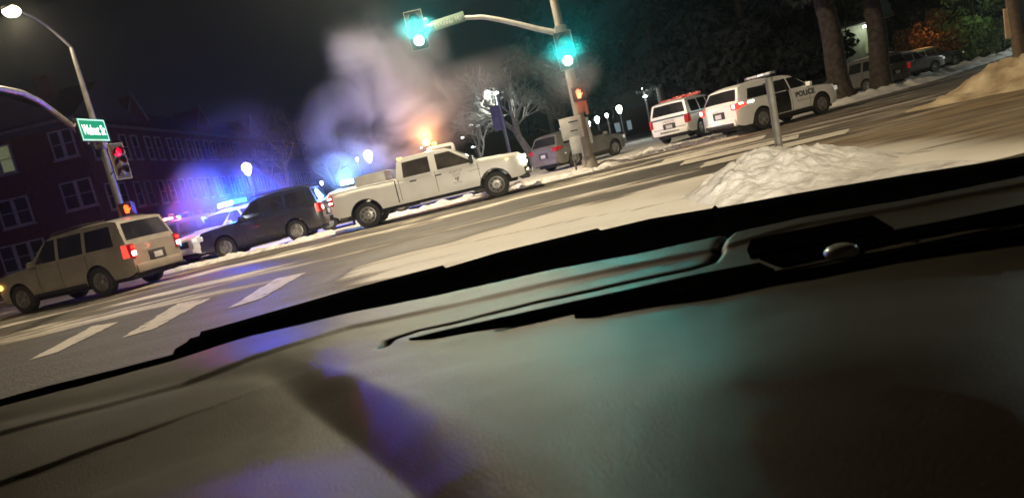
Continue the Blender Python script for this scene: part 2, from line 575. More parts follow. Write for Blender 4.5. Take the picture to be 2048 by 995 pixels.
def chunks(name, regions, n, m, seed):
    rn = random.Random(seed)
    mb = MB()
    bm = bmesh.new()
    bmesh.ops.create_icosphere(bm, subdivisions=1, radius=1)
    bm.verts.ensure_lookup_table()
    base = [v.co.copy() for v in bm.verts]
    fs = [[v.index for v in f.verts] for f in bm.faces]
    bm.free()
    for k in range(n):
        (xa, ya, xb, yb, w, z, s) = regions[k % len(regions)]
        t = rn.random()
        x, y = xa + (xb - xa) * t + rn.uniform(-w, w), ya + (yb - ya) * t + rn.uniform(-w, w)
        r = s * .75 * rn.uniform(.25, 1.25) ** 2
        R_ = Matrix.Rotation(rn.uniform(0, 6), 3, (rn.random(), rn.random(), rn.random() + .1))
        mb.add([Vector((x, y, z - r * .1)) + R_ @ Vector((v.x * r * rn.uniform(.7, 1.2), v.y * r * rn.uniform(.7, 1.2), v.z * r * rn.uniform(.5, .9))) for v in base], fs)
    tag(mb.build(name, m), kind='stuff')


chunks('snow_chunks', [(-11, 23.6, -6, 23.6, .3, .03, .07), (1, 24.5, 4.6, 25.0, .3, .05, .07), (5.2, 27.0, 8.8, 26.2, .3, .05, .07), (12, 15.9, 17, 16.4, .6, .06, .09)], 150, M_snowd, 5)
mound('snow_heap', 14.4, 17.0, 4.4, 2.0, .66, M_sandsnow, 41, .12, 1.2, 110, .5, label='sandy brown ridge of ploughed slush at the right roadside', nsc=.9)
berm('snow_ridge', [(-13.5, 25.6), (-11, 24.15), (-8, 23.9), (-5.6, 24.2)], .42, .13, M_snowd, 2, 'low broken snow ridge beside the dark blue suv wheels')
berm('snow_ridge', [(-5.5, 25.6), (-2, 25.8), (1.2, 26.2)], .6, .16, M_snowd, 3, 'snow ridge along the kerb behind the white pickup')
berm('snow_ridge', [(.7, 25.1), (2, 24.85), (3.6, 25.0), (4.9, 26.6)], .6, .17, M_snowd, 4, 'snow ridge around the foot of the big signal pole')
berm('snow_ridge', [(5.0, 27.6), (7.0, 27.2), (8.7, 26.9), (10.5, 27.2)], .5, .16, M_snowd, 5, 'snow ridge at the kerb behind the two white police cars')
berm('snow_ridge', [(14.6, 30.6), (17, 31.8), (21.3, 34.4), (30, 42.6), (44, 56)], .9, .3, M_snow, 6, 'long clean white snow ridge along the far lawn edge', 300)
berm('snow_ridge', [(-16.5, 34), (-22, 38.6), (-34, 48.5)], .9, .3, M_snow, 7, 'snow ridge along the kerb below the brick building')
# lawns and drives beyond the far kerb
M_lawn = mat('snow_over_grass', (.5, .52, .5), .85, col2=(.2, .21, .16), scale=.6, bump=.6, bscale=6, ramp=(.42, .7), detail=8)
l1 = MB()
l1.add([(17.5, 34.6, .02), (60, 73, .02), (60, 120, .02), (14, 120, .02), (14, 36, .02)], [(0, 1, 2, 3, 4)])
tag(l1.build('lawn', M_lawn), kind='structure')
l2 = MB()
l2.add([(15.2, 40, .03), (66, 87, .03), (66, 92, .03), (15.2, 43.5, .03)], [(0, 1, 2, 3)])
tag(l2.build('park_path', mat('path_slush', (.16, .16, .13), .7, col2=(.3, .3, .27), scale=.9)), kind='structure')

# ================================================================== OUR OWN CAR (dashboard in the foreground)
M_dash = mat('dash_plastic', (.060, .050, .035), .45, col2=(.07, .059, .042), scale=9, bump=.2, bscale=900, spec=.08)
M_dashd = mat('dash_plastic_dark', (.02, .019, .018), .5, col2=(.026, .025, .023), scale=14, bump=.1, bscale=700)
M_frit = mat('black_cowl_plastic', (.003, .003, .004), .8, col2=(.005, .005, .005), scale=30, spec=.0)
M_vent = mat('vent_black', (.002, .002, .002), .8, col2=(.003, .003, .003), scale=30, spec=.0)
ZD = 1.08
own = empty('car_interior', (0, 0, 0))
tag(own, 'dark padded dashboard top of the car we look out of, with vents', 'car')


def pl(px, n=None):
    """pixel polyline -> world points on the dash plane"""
    return [G(x, y, ZD) for x, y in px]


def resample(P, n):
    P = [np.array(p) for p in P]
    d = np.cumsum([0] + [np.linalg.norm(b - a) for a, b in zip(P, P[1:])])
    A = np.array(P)
    # Catmull-like smoothing by dense linear interpolation then box filter
    t = np.linspace(0, d[-1], n)
    return np.stack([np.interp(t, d, A[:, i]) for i in range(A.shape[1])], -1)


def dist_to(X, Y, P):
    """signed distance (positive on the right of the line direction) and fraction along"""
    best = np.full(X.shape, 1e9); sg = np.zeros(X.shape); fr = np.zeros(X.shape)
    n = len(P) - 1
    for i in range(n):
        ax, ay, bx, by = P[i][0], P[i][1], P[i + 1][0], P[i + 1][1]
        dx, dy = bx - ax, by - ay
        L2 = dx * dx + dy * dy + 1e-12
        t = np.clip(((X - ax) * dx + (Y - ay) * dy) / L2, 0, 1)
        ex, ey = X - ax - t * dx, Y - ay - t * dy
        d = np.sqrt(ex * ex + ey * ey)
        cr = dx * (Y - ay) - dy * (X - ax)
        u = d < best
        best = np.where(u, d, best); sg = np.where(u, -np.sign(cr), sg); fr = np.where(u, (i + t) / n, fr)
    return best * sg, fr


def dash():
    xs_ = np.linspace(-.75, .95, 520)
    ys_ = np.linspace(.06, 1.02, 420)
    X, Y = np.meshgrid(xs_, ys_, indexing='ij')
    Z = np.full(X.shape, ZD)
    # front lip: surface beyond line B drops away under the cowl
    B = pl([(-300, 880), (0, 812), (150, 775), (350, 720), (500, 672), (700, 625), (900, 584), (1100, 541), (1300, 502), (1430, 475), (1600, 435), (1800, 402), (2048, 352), (2400, 280)])
    d, f = dist_to(X, Y, B)
    Z -= .05 * sm(-d / .03)
    # lip facing forward / panel edge
    C_ = pl([(-300, 935), (0, 862), (200, 808), (350, 765), (500, 713), (700, 650), (900, 607), (1100, 562), (1300, 520), (1430, 495), (1600, 447), (1800, 413), (2048, 365), (2400, 290)])
    d, f = dist_to(X, Y, C_)
    Z -= .0028 * sm((d + .004) / .012)          # small step down behind the lip
    # fold where the padded top begins, left half
    Lf = pl([(-300, 905), (0, 838), (200, 795), (400, 752), (500, 732), (600, 728), (690, 738)])
    d, f = dist_to(X, Y, Lf)
    fade = sm((1 - f) / .25)
    Z -= .0024 * np.exp(-(d / .026) ** 2) * fade
    # seam of the centre panel
    S = pl([(760, 690), (778, 672), (830, 655), (900, 640), (1000, 614), (1100, 590), (1250, 557), (1380, 530), (1420, 518), (1436, 500), (1443, 480), (1460, 466), (1520, 448), (1620, 428)])
    d, f = dist_to(X, Y, S)
    Z -= .006 * np.exp(-(d / .0032) ** 2) * sm(f / .02) * sm((1 - f) / .02)
    # long fold sweeping down to the lower middle: the right hand pad stands higher
    V = pl([(470, 712), (560, 742), (620, 778), (700, 842), (780, 912), (870, 998), (960, 1090), (1100, 1250)])
    d, f = dist_to(X, Y, V)
    d = -d
    grow = sm((f - .06) / .5)
    wdt = .030 + .02 * f
    t = np.clip((d + .004 * (1 - grow)) / wdt, 0, 1)
    prof = (1 - (1 - t) ** 1.7) * grow ** 1.0 + (t * t * (3 - 2 * t)) * (1 - grow)
    Z += .014 * sm((f - .05) / .25) * (prof - 1)
    # hump, then fall at the right: shaped to brighten and darken the pad
    Lv = pl([(-900, 1110), (-300, 968), (0, 897), (300, 815), (560, 750), (700, 712), (818, 694), (1060, 658), (1200, 640), (1400, 606), (1660, 555), (2048, 478), (2400, 410)])
    d, f = dist_to(X, Y, Lv)
    side_ = sm((X + .15 + .35 * (Y - .5)) / .16)
    Z += side_ * (.009 * sm(d / .16) - .062 * sm((d - .13) / .36))
    Z += (1 - side_) * .010 * sm(d / .3)
    Z -= .085 * sm((X - .06) / .6) * sm((.5 - Y) / .4)
    Z += .0012 * fbm(X, Y, 5, 3, 14)
    o = grid_obj('dashboard', np.stack([X, Y, Z], -1), M_dash, own)
    return o


dash()


def band(name, top, bot, z1, z2, m, n=90, thick=.02):
    A = resample([G(x, y, z1) for x, y in top], n)
    B = resample([G(x, y, z2) for x, y in bot], n)
    mid = (A + B) / 2
    rows = [A - [0, 0, thick], A, mid + [0, 0, .0015], B, B - [0, 0, thick]]
    return grid_obj(name, np.stack(rows, 1), m, own)


# black cowl / wiper shroud between windscreen and dash
cowl_top = [(-200, 846), (0, 797), (100, 770), (230, 738), (345, 708), (350, 697), (372, 684), (380, 676), (398, 671), (402, 662), (430, 655), (560, 618), (700, 578), (885, 530), (892, 535), (1000, 503),
            (1195, 456), (1202, 460), (1300, 437), (1424, 416), (1430, 410), (1437, 415), (1600, 385), (1800, 351), (2048, 312), (2300, 268)]
cowl_bot = [(-200, 866), (0, 812), (150, 778), (350, 724), (500, 674), (700, 628), (900, 588), (1100, 545), (1300, 506), (1430, 479), (1600, 440), (1800, 406), (2048, 356), (2300, 300)]


def cowl():
    # resample both by picture x so that they stay side by side
    xs_ = np.array(sorted(set(list(np.linspace(-200, 2300, 120)) + [p[0] for p in cowl_top])))
    ty = np.interp(xs_, *zip(*cowl_top)); by = np.interp(xs_, *zip(*cowl_bot))
    A = np.array([G(x, y, ZD + .004) for x, y in zip(xs_, ty)])
    B = np.array([G(x, y, ZD - .004) for x, y in zip(xs_, by)])
    rows = [A - [0, 0, .05], A - [0, 0, .003], A, A * .85 + B * .15 + [0, 0, -.004], (A + B) / 2 + [0, 0, -.007], B * .9 + A * .1 + [0, 0, -.006], B, B - [0, 0, .02]]
    grid_obj('cowl_panel', np.stack(rows, 1), M_frit, own)


cowl()
# defroster vents and dark lines of the dash top, shade painted as black patches
def recess(name, poly, z, m, depth=.012):
    mb = MB()
    top = [G(x, y, z) for x, y in poly]
    n = len(top)
    mb.add([p for p in top] + [p - Vector((0, 0, depth)) for p in top], [tuple(range(n))] + [(i, (i + 1) % n, (i + 1) % n + n, i + n) for i in range(n)])
    return mb.build(name, m, own)


ZS = ZD - .0012
recess('defroster_vent', [(818, 676), (900, 656), (1000, 634), (1200, 590), (1400, 546), (1519, 524), (1548, 537), (1450, 560), (1300, 590), (1150, 620), (1060, 641), (950, 659), (870, 672)], ZS, M_vent)
recess('defroster_vent', [(1502, 478), (1600, 458), (1745, 430), (1786, 455), (1650, 483), (1500, 510), (1494, 497)], ZS + .001, M_vent)
recess('trim_shade_line', [(1519, 514), (1720, 472), (1900, 438), (2048, 408), (2300, 350), (2300, 372), (2048, 434), (1900, 458), (1720, 496), (1560, 530)], ZS + .0005, M_vent)
recess('trim_shade_line', [(1548, 545), (1660, 527), (1850, 487), (2048, 450), (2300, 392), (2300, 406), (2048, 468), (1850, 505), (1660, 545), (1400, 596), (1300, 612), (1200, 628), (1150, 633), (1147, 626), (1180, 617), (1300, 594), (1420, 570)], ZS - .0005, M_vent)  # black strip paints the shadow line below the trim
# chrome-like edge strips catching the lights
M_edge = mat('satin_edge', (.05, .05, .05), .3, col2=(.07, .07, .07), scale=30, spec=.5)
def strip(name, pts, r, z=ZD + .0005, m=None):
    mb = MB()
    mb.tube(resample([G(x, y, z) for x, y in pts], 40).tolist(), r, 6)
    return mb.build(name, m or M_edge, own, True)


strip('trim_strip', [(1170, 616), (1230, 602), (1300, 590), (1420, 567), (1540, 545), (1660, 523), (1830, 490), (2048, 446)], .0010)
strip('trim_strip', [(985, 650), (1050, 635), (1120, 618), (1180, 606)], .0010)
k = MB()
kc = G(1682, 502, ZD)
k.lathe([(.0001, .0052), (.005, .005), (.009, .0035), (.0115, .001), (.012, -.004), (.012, -.02)], kc, 'Z', 28)
k.build('sun_sensor', mat('sensor_lens', (.3, .27, .21), .3, col2=(.34, .3, .24), scale=60), own, True)
k = MB()
k.box(G(1830, 482, ZD + .001), (.002, .006, .002), Matrix.Rotation(.5, 3, 'Z'))
k.build('clip', M_chrome, own)
# shell of the car round the camera: windscreen pane, pillars, roof, rear wall, bonnet
k = MB()
k.tube([(-.78, .78, 1.0), (-.74, .35, 1.48), (-.66, .0, 1.62)], [.035, .035, .03], 8)
k.build('windscreen_pillar', M_dashd, own, True)
k = MB()
k.tube([(1.0, .78, 1.0), (.96, .35, 1.48), (.88, .0, 1.62)], [.035, .035, .03], 8)
k.build('windscreen_pillar', M_dashd, own, True)
k = MB()
k.box((.11, -1.3, 1.66), (2.0, 2.9, .05), bev=.02)
k.build('roof', M_dashd, own)
k = MB()
k.box((.11, -2.7, 1.1), (1.7, .08, 1.1))
k.box((-.86, -1.3, .9), (.06, 2.8, .5)); k.box((1.06, -1.3, .9), (.06, 2.8, .5))
k.box((.11, -.1, .72), (1.8, .06, .5)); k.box((.11, -1.2, .45), (1.8, 3.0, .06))
k.build('cabin_shell', M_dashd, own)
mp = bpy.data.materials.new('clear_windscreen')
mp.use_nodes = True
nt = mp.node_tree
nt.nodes.remove(nt.nodes['Principled BSDF'])
tb = nt.nodes.new('ShaderNodeBsdfTransparent')
nt.links.new(tb.outputs[0], nt.nodes['Material Output'].inputs['Surface'])
W_ = []
for i in range(13):
    u = i / 12 * 2 - 1
    W_.append([(.11 + u * .86, .99 - .19 * u * u, 1.02), (.11 + u * .80, .32 - .12 * u * u, 1.52)])
grid_obj('windscreen', np.array(W_), mp, own)
k = MB()
NB = []
for i in range(15):
    u = i / 14 * 2 - 1
    NB.append([(.11 + u * .8, 1.02 - .2 * u * u + v * (.95 - .1 * u * u), .90 - .16 * u * u * v - .12 * v * v - .02 * u * u) for v in np.linspace(0, 1, 8)])
grid_obj('bonnet', np.array(NB), M_black, own)
for sx in (-.55, .77):
    k = MB()
    k.box((sx, 2.02, .66), (.34, .12, .16), None, .04)
    k.build('headlamp', M_headlit, own, True)
HEADLAMPS = [(-.55, 2.12, .68), (.77, 2.12, .68)]

# ================================================================== VEHICLES
def text_mesh(s, size=1.0, bold=0.0, align='CENTER'):
    cu = bpy.data.curves.new('t', 'FONT')
    cu.body = s
    cu.size = size
    cu.offset = bold
    cu.align_x = align
    cu.resolution_u = 3
    o = bpy.data.objects.new('t', cu)
    COL.objects.link(o)
    dg = bpy.context.evaluated_depsgraph_get()
    me = bpy.data.meshes.new_from_object(o.evaluated_get(dg))
    vs = [v.co.copy() for v in me.vertices]
    fs = [tuple(p.vertices) for p in me.polygons]
    bpy.data.objects.remove(o)
    bpy.data.curves.remove(cu)
    bpy.data.meshes.remove(me)
    return vs, fs


def interp(pts, x):
    """pts sorted by decreasing x"""
    if x >= pts[0][0]: return pts[0][1]
    for (a, b), (c, d) in zip(pts, pts[1:]):
        if x >= c:
            return b + (d - b) * (x - a) / ((c - a) or 1e-9)
    return pts[-1][1]


class Car:
    def __init__(s, name, label, cat, sp, loc, heading, group=None):
        s.sp = sp
        s.root = empty(name, loc, heading, label, cat, group)
        s.L2 = sp['L'] / 2

    def hw(s, x, z):
        sp = s.sp
        belt = interp(sp['top'], x)
        roof = sp['H']
        b0 = sp['belt']
        if z <= b0:
            y = sp['hw'] * (1 - .10 * ((z - .75) / .55) ** 2 * (1 if z < .75 else .45))
        else:
            yb = sp['hw'] * (1 - .10 * ((b0 - .75) / .55) ** 2 * .45)
            t = (z - b0) / (roof - b0)
            y = yb - (yb - sp['hwr']) * t ** 1.15
        tf = max(0, (x - (s.L2 - .75)) / .75)
        tr = max(0, (-x - (s.L2 - .45)) / .45)
        return y * (1 - .20 * tf ** 2.4 - .10 * tr ** 2.6)

    def low(s, x):
        sp = s.sp
        z = sp['sill'] + .10 * max(0, (abs(x) - (s.L2 - .35)) / .35) ** 2
        for xc in (sp['xf'], sp['xr']):
            Ra = sp['R'] + sp.get('gap', .07)
            d = abs(x - xc)
            if d < Ra:
                z = max(z, sp['R'] + math.sqrt(Ra * Ra - d * d))
        return z

    def body(s, m, name='body', x0=None, x1=None, top=None):
        sp = s.sp
        x0 = s.L2 if x0 is None else x0
        x1 = -s.L2 if x1 is None else x1
        top = top or sp['top']
        n = int((x0 - x1) / .045)
        xs_ = [x0 + (x1 - x0) * i / n for i in range(n + 1)]
        for xc in (sp['xf'], sp['xr']):
            Ra = sp['R'] + sp.get('gap', .07)
            e = math.sqrt(max(Ra * Ra - (sp['sill'] - sp['R']) ** 2, 0))
            for q in (-1, 1):
                if x1 < xc + q * e < x0: xs_.append(xc + q * e)
        for p in top:
            if x1 < p[0] < x0: xs_.append(p[0])
        xs_ = sorted(set(round(v, 4) for v in xs_), reverse=True)
        R = 10
        mb = MB()
        rows = []
        for x in xs_:
            lo, hi = s.low(x), interp(top, x)
            col = []
            for sgn in (-1, 1):
                c = []
                for j in range(R + 1):
                    t = j / R
                    z = lo + (hi - lo) * t
                    y = s.hw(x, z)
                    # shoulder rounding close to the top edge
                    sh = max(0, (z - (hi - .07)) / .07)
                    y -= .035 * sh ** 2
                    c.append((x, sgn * y, z))
                col.append(c)
            rows.append(col)
        V, F = [], []
        K = 2 * (R + 1) + 5
        for col in rows:
            L_, Rr = col
            V += L_
            a, b = L_[-1], Rr[-1]
            for k in range(1, 6):
                t = k / 6
                V.append((a[0], a[1] + (b[1] - a[1]) * t, a[2] + .035 * math.sin(math.pi * t)))
            V += Rr[::-1]
        for i in range(len(rows) - 1):
            for k in range(K - 1):
                F.append((i * K + k, i * K + k + 1, (i + 1) * K + k + 1, (i + 1) * K + k))
        nb = len(F)
        B = []
        for i in range(len(rows) - 1):
            B.append((i * K, (i + 1) * K, (i + 1) * K + K - 1, i * K + K - 1))
        mb.add(V, F)
        mb.mi = [0] * nb
        mb.f += B
        mb.mi += [1] * len(B)
        # end caps, laid as strips between left and right columns
        for base in (0, (len(rows) - 1) * K):
            for j in range(R):
                mb.f.append((base + j, base + j + 1, base + K - 2 - j, base + K - 1 - j)); mb.mi.append(0)
            mb.f.append(tuple(base + q for q in range(R, R + 7))); mb.mi.append(0)
        return mb.build(name, [m, M_under], s.root, True, 35)

    def cover_pt(s, poly, i, u, t, off=0.0):
        """point on the roof skin: segment i at fraction u, t in -1..1 across"""
        (xa, za), (xb, zb) = poly[i], poly[i + 1]
        x, z = xa + (xb - xa) * u, za + (zb - za) * u
        y = t * s.hw(x, z)
        nx, nz = (zb - za), -(xb - xa)
        l = math.hypot(nx, nz) or 1
        nx, nz = nx / l, nz / l
        if nz < 0: nx, nz = -nx, -nz
        c = .045 * (1 - t * t)
        return (x + nx * (c + off), y, z + abs(nz) * (c + off))

    def cabin(s, m, name='cabin', base=None):
        sp = s.sp
        P = sp['roof']
        V, F = [], []
        st = []
        for i in range(len(P) - 1):
            nseg = max(2, int(math.hypot(P[i + 1][0] - P[i][0], P[i + 1][1] - P[i][1]) / .14))
            for k in range(nseg + (1 if i == len(P) - 2 else 0)):
                st.append((i, k / nseg))
        R, T = 6, 8
        K = 2 * R + T + 1
        for i, u in st:
            (xa, za), (xb, zb) = P[i], P[i + 1]
            x, z = xa + (xb - xa) * u, za + (zb - za) * u
            lo = (base if base is not None else min(interp(sp['top'], x), sp['belt'])) - .03
            lo = min(lo, z)
            L_ = [(x, -s.hw(x, lo + (z - lo) * j / R), lo + (z - lo) * j / R) for j in range(R)]
            C_ = [s.cover_pt(P, i, u, -1 + 2 * j / T) for j in range(T + 1)]
            R_ = [(x, s.hw(x, lo + (z - lo) * j / R), lo + (z - lo) * j / R) for j in range(R)][::-1]
            V += L_ + C_ + R_
        n = len(st)
        for i in range(n - 1):
            for k in range(K - 1):
                F.append((i * K + k, i * K + k + 1, (i + 1) * K + k + 1, (i + 1) * K + k))
        for b in (0, (n - 1) * K):
            F.append(tuple(b + k for k in range(K)))
        mb = MB()
        mb.add(V, F)
        return mb.build(name, m, s.root, True, 32)

    def side(s, name, quad, m, off=.006, sides=(-1, 1), n=8, k=5, parent=None):
        """quad: four (x, z) corners in order round the patch"""
        out = []
        for sg in sides:
            V, F = [], []
            for a in range(n + 1):
                for b in range(k + 1):
                    u, v = a / n, b / k
                    x = (quad[0][0] * (1 - u) + quad[1][0] * u) * (1 - v) + (quad[3][0] * (1 - u) + quad[2][0] * u) * v
                    z = (quad[0][1] * (1 - u) + quad[1][1] * u) * (1 - v) + (quad[3][1] * (1 - u) + quad[2][1] * u) * v
                    V.append((x, sg * (s.hw(x, z) + off), z))
            for a in range(n):
                for b in range(k):
                    i = a * (k + 1) + b
                    F.append((i, i + 1, i + k + 2, i + k + 1))
            # rim back into the body gives the pane an edge
            ring = [a * (k + 1) for a in range(n + 1)] + [n * (k + 1) + b for b in range(1, k + 1)] + [a * (k + 1) + k for a in range(n - 1, -1, -1)] + [b for b in range(k - 1, 0, -1)]
            base = len(V)
            for r in ring:
                x, y, z = V[r]
                V.append((x, y - sg * (off + .004), z))
            for q in range(len(ring)):
                q2 = (q + 1) % len(ring)
                F.append((ring[q], ring[q2], base + q2, base + q))
            mb = MB()
            mb.add(V, F)
            out.append(mb.build(name, m, parent or s.root, False))
        return out

    def screen(s, name, seg, u0, u1, t0, t1, m, off=.006):
        P = s.sp['roof']
        V, F = [], []
        n, k = 6, 8
        for a in range(n + 1):
            for b in range(k + 1):
                u = u0 + (u1 - u0) * a / n
                ins = t0 + (t1 - t0) * a / n
                V.append(s.cover_pt(P, seg, u, -ins + 2 * ins * b / k, off))
        for a in range(n):
            for b in range(k):
                i = a * (k + 1) + b
                F.append((i, i + 1, i + k + 2, i + k + 1))
        mb = MB()
        mb.add(V, F)
        return mb.build(name, m, s.root, True)

    def wheels(s, rim=M_rim, spokes=5, steer=0.0):
        R = s.sp['R']
        proto = None
        for xc in (s.sp['xf'], s.sp['xr']):
            for sg in (-1, 1):
                w = empty('wheel', (xc, sg * (s.sp['hw'] - .135), R), (0 if sg > 0 else math.pi) + (steer if xc > 0 else 0))
                w.parent = s.root
                if proto is None:
                    t = MB()
                    r0 = R * .62
                    t.lathe([(r0, .105), (r0 * 1.12, .118), (R * .86, .125), (R * .96, .112), (R, .085), (R, .0), (R, -.085), (R * .96, -.112), (R * .8, -.12), (r0, -.1)], axis='Y', n=36)
                    for kx in range(36):
                        a = 2 * math.pi * kx / 36
                        t.box((R * math.cos(a) * .997, 0, R * math.sin(a) * .997), (.012, .2, .03), Matrix.Rotation(-a, 3, 'Y'))
                    to = t.build('tyre', M_tyre, w, True)
                    r = MB()
                    r.lathe([(r0 * 1.02, .112), (r0 * .95, .116), (r0 * .9, .06), (r0 * .88, -.06), (r0 * .2, -.05), (.001, -.05)], axis='Y', n=36)
                    r.lathe([(r0 * .26, .02), (r0 * .26, .095), (r0 * .2, .108), (.001, .11)], axis='Y', n=18)
                    if spokes:
                        for kx in range(spokes):
                            a = 2 * math.pi * (kx + .25) / spokes
                            r.box((r0 * .56 * math.cos(a), .085, r0 * .56 * math.sin(a)), (r0 * .74, .03, r0 * (.17 if spokes > 5 else .26)), Matrix.Rotation(-a, 3, 'Y'), .008)
                    else:
                        # steel disc with round openings: rings of small windows
                        r.lathe([(r0 * .92, .03), (r0 * .72, .07), (r0 * .3, .075)], axis='Y', n=36)
                        for kx in range(8):
                            a = 2 * math.pi * kx / 8
                            r.cur = 1
                            r.box((r0 * .7 * math.cos(a), .072, r0 * .7 * math.sin(a)), (r0 * .16, .02, r0 * .26), Matrix.Rotation(-a, 3, 'Y'), .01)
                            r.cur = 0
                    ro = r.build('rim', [rim, M_under], w, True)
                    proto = (to, ro)
                else:
                    for o in proto:
                        c = o.copy(); COL.objects.link(c); c.parent = w

    def box(s, name, c, size, m, rot=None, bev=.015, parent=None, smooth=True):
        mb = MB()
        mb.box(c, size, rot, bev)
        return mb.build(name, m, parent or s.root, smooth)

    def seam(s, x, z0, z1, dx=0.0):
        s.side('door_seam', [(x, z0), (x + .014, z0), (x + .014 + dx, z1), (x + dx, z1)], M_under, .0035, n=1, k=6)

    def text(s, name, txt, x, z, size, side, m, bold=.0, sx=1.0):
        vs, fs = text_mesh(txt, size, bold)
        V = []
        for v in vs:
            xx = x + (v.x * sx if side < 0 else -v.x * sx)
            zz = z + v.y
            V.append((xx, side * (s.hw(xx, zz) + .012), zz))
        mb = MB()
        mb.add(V, fs)
        return mb.build(name, m, s.root)

    def marks(s, name, x, z, w, h, side, m, n=6, seed=1):
        """a row of small strokes: lettering too small to read"""
        rn = random.Random(seed)
        mb = MB()
        cw = w / n
        for i in range(n):
            xa = x - w / 2 + cw * (i + .12)
            xb = xa + cw * .7
            for k in range(3):
                za, zb = z - h / 2 + h * rn.choice((0, .1, .42, .8)), 0
                if k == 0: q = [(xa, z - h / 2), (xa + cw * .2, z - h / 2), (xa + cw * .2, z + h / 2), (xa, z + h / 2)]
                else: q = [(xa, za), (xb, za), (xb, za + h * .2), (xa, za + h * .2)]
                mb.add([(p[0] if side < 0 else 2 * x - p[0], side * (s.hw(p[0], p[1]) + .012 + k * .0006), p[1]) for p in q], [(0, 1, 2, 3)])
        return mb.build(name, m, s.root)

    def marks_back(s, name, y, z, w, h, m, x, n=6, seed=1):
        rn = random.Random(seed)
        mb = MB()
        cw = w / n
        for i in range(n):
            ya = y - w / 2 + cw * (i + .12)
            for k in range(3):
                za = z - h / 2 + h * rn.choice((0, .1, .42, .8))
                yb, zb = (ya + cw * .2, z + h / 2) if k == 0 else (ya + cw * .7, za + h * .2)
                if k == 0: za = z - h / 2
                xx = x - .012 - k * .0006
                mb.add([(xx, ya, za), (xx, yb, za), (xx, yb, zb), (xx, ya, zb)], [(0, 1, 2, 3)])
        return mb.build(name, m, s.root)

    def textback(s, name, txt, y, z, size, m, x=None):
        vs, fs = text_mesh(txt, size)
        mb = MB()
        mb.add([((x or -s.L2) - .012, y - v.x, z + v.y) for v in vs], fs)
        return mb.build(name, m, s.root)


SEDAN = dict(L=5.0, hw=.93, hwr=.66, H=1.46, belt=.98, sill=.26, R=.34, xf=1.45, xr=-1.42,
             top=[(2.5, .62), (2.46, .76), (2.2, .86), (1.2, .97), (.9, .98), (-1.6, 1.0), (-2.4, .98), (-2.5, .9)],
             roof=[(1.1, .96), (.35, 1.38), (.0, 1.45), (-.7, 1.46), (-1.1, 1.40), (-1.75, .99)])
SUV = dict(L=5.0, hw=1.0, hwr=.72, H=1.77, belt=1.12, sill=.30, R=.385, xf=1.50, xr=-1.38,
           top=[(2.5, .74), (2.46, .90), (2.30, 1.0), (1.2, 1.12), (.9, 1.13), (-2.4, 1.14), (-2.5, 1.10)],
           roof=[(1.15, 1.10), (.35, 1.66), (.0, 1.74), (-.9, 1.77), (-1.9, 1.72), (-2.12, 1.66), (-2.42, 1.10)])
BIGSUV = dict(L=5.2, hw=1.01, hwr=.80, H=1.92, belt=1.18, sill=.36, R=.40, xf=1.62, xr=-1.36,
              top=[(2.6, .78), (2.57, 1.0), (2.45, 1.10), (1.35, 1.19), (1.1, 1.2), (-2.5, 1.2), (-2.6, 1.16)],
              roof=[(1.05, 1.17), (.38, 1.78), (.08, 1.87), (-.9, 1.92), (-2.0, 1.90), (-2.3, 1.84), (-2.52, 1.18)])
MIDSUV = dict(L=4.88, hw=.95, hwr=.74, H=1.80, belt=1.12, sill=.34, R=.375, xf=1.45, xr=-1.32,
              top=[(2.44, .74), (2.40, .92), (2.28, 1.02), (1.2, 1.12), (.95, 1.13), (-2.34, 1.14), (-2.44, 1.1)],
              roof=[(.85, 1.10), (.12, 1.68), (-.18, 1.76), (-.9, 1.80), (-1.9, 1.77), (-2.15, 1.70), (-2.36, 1.12)])


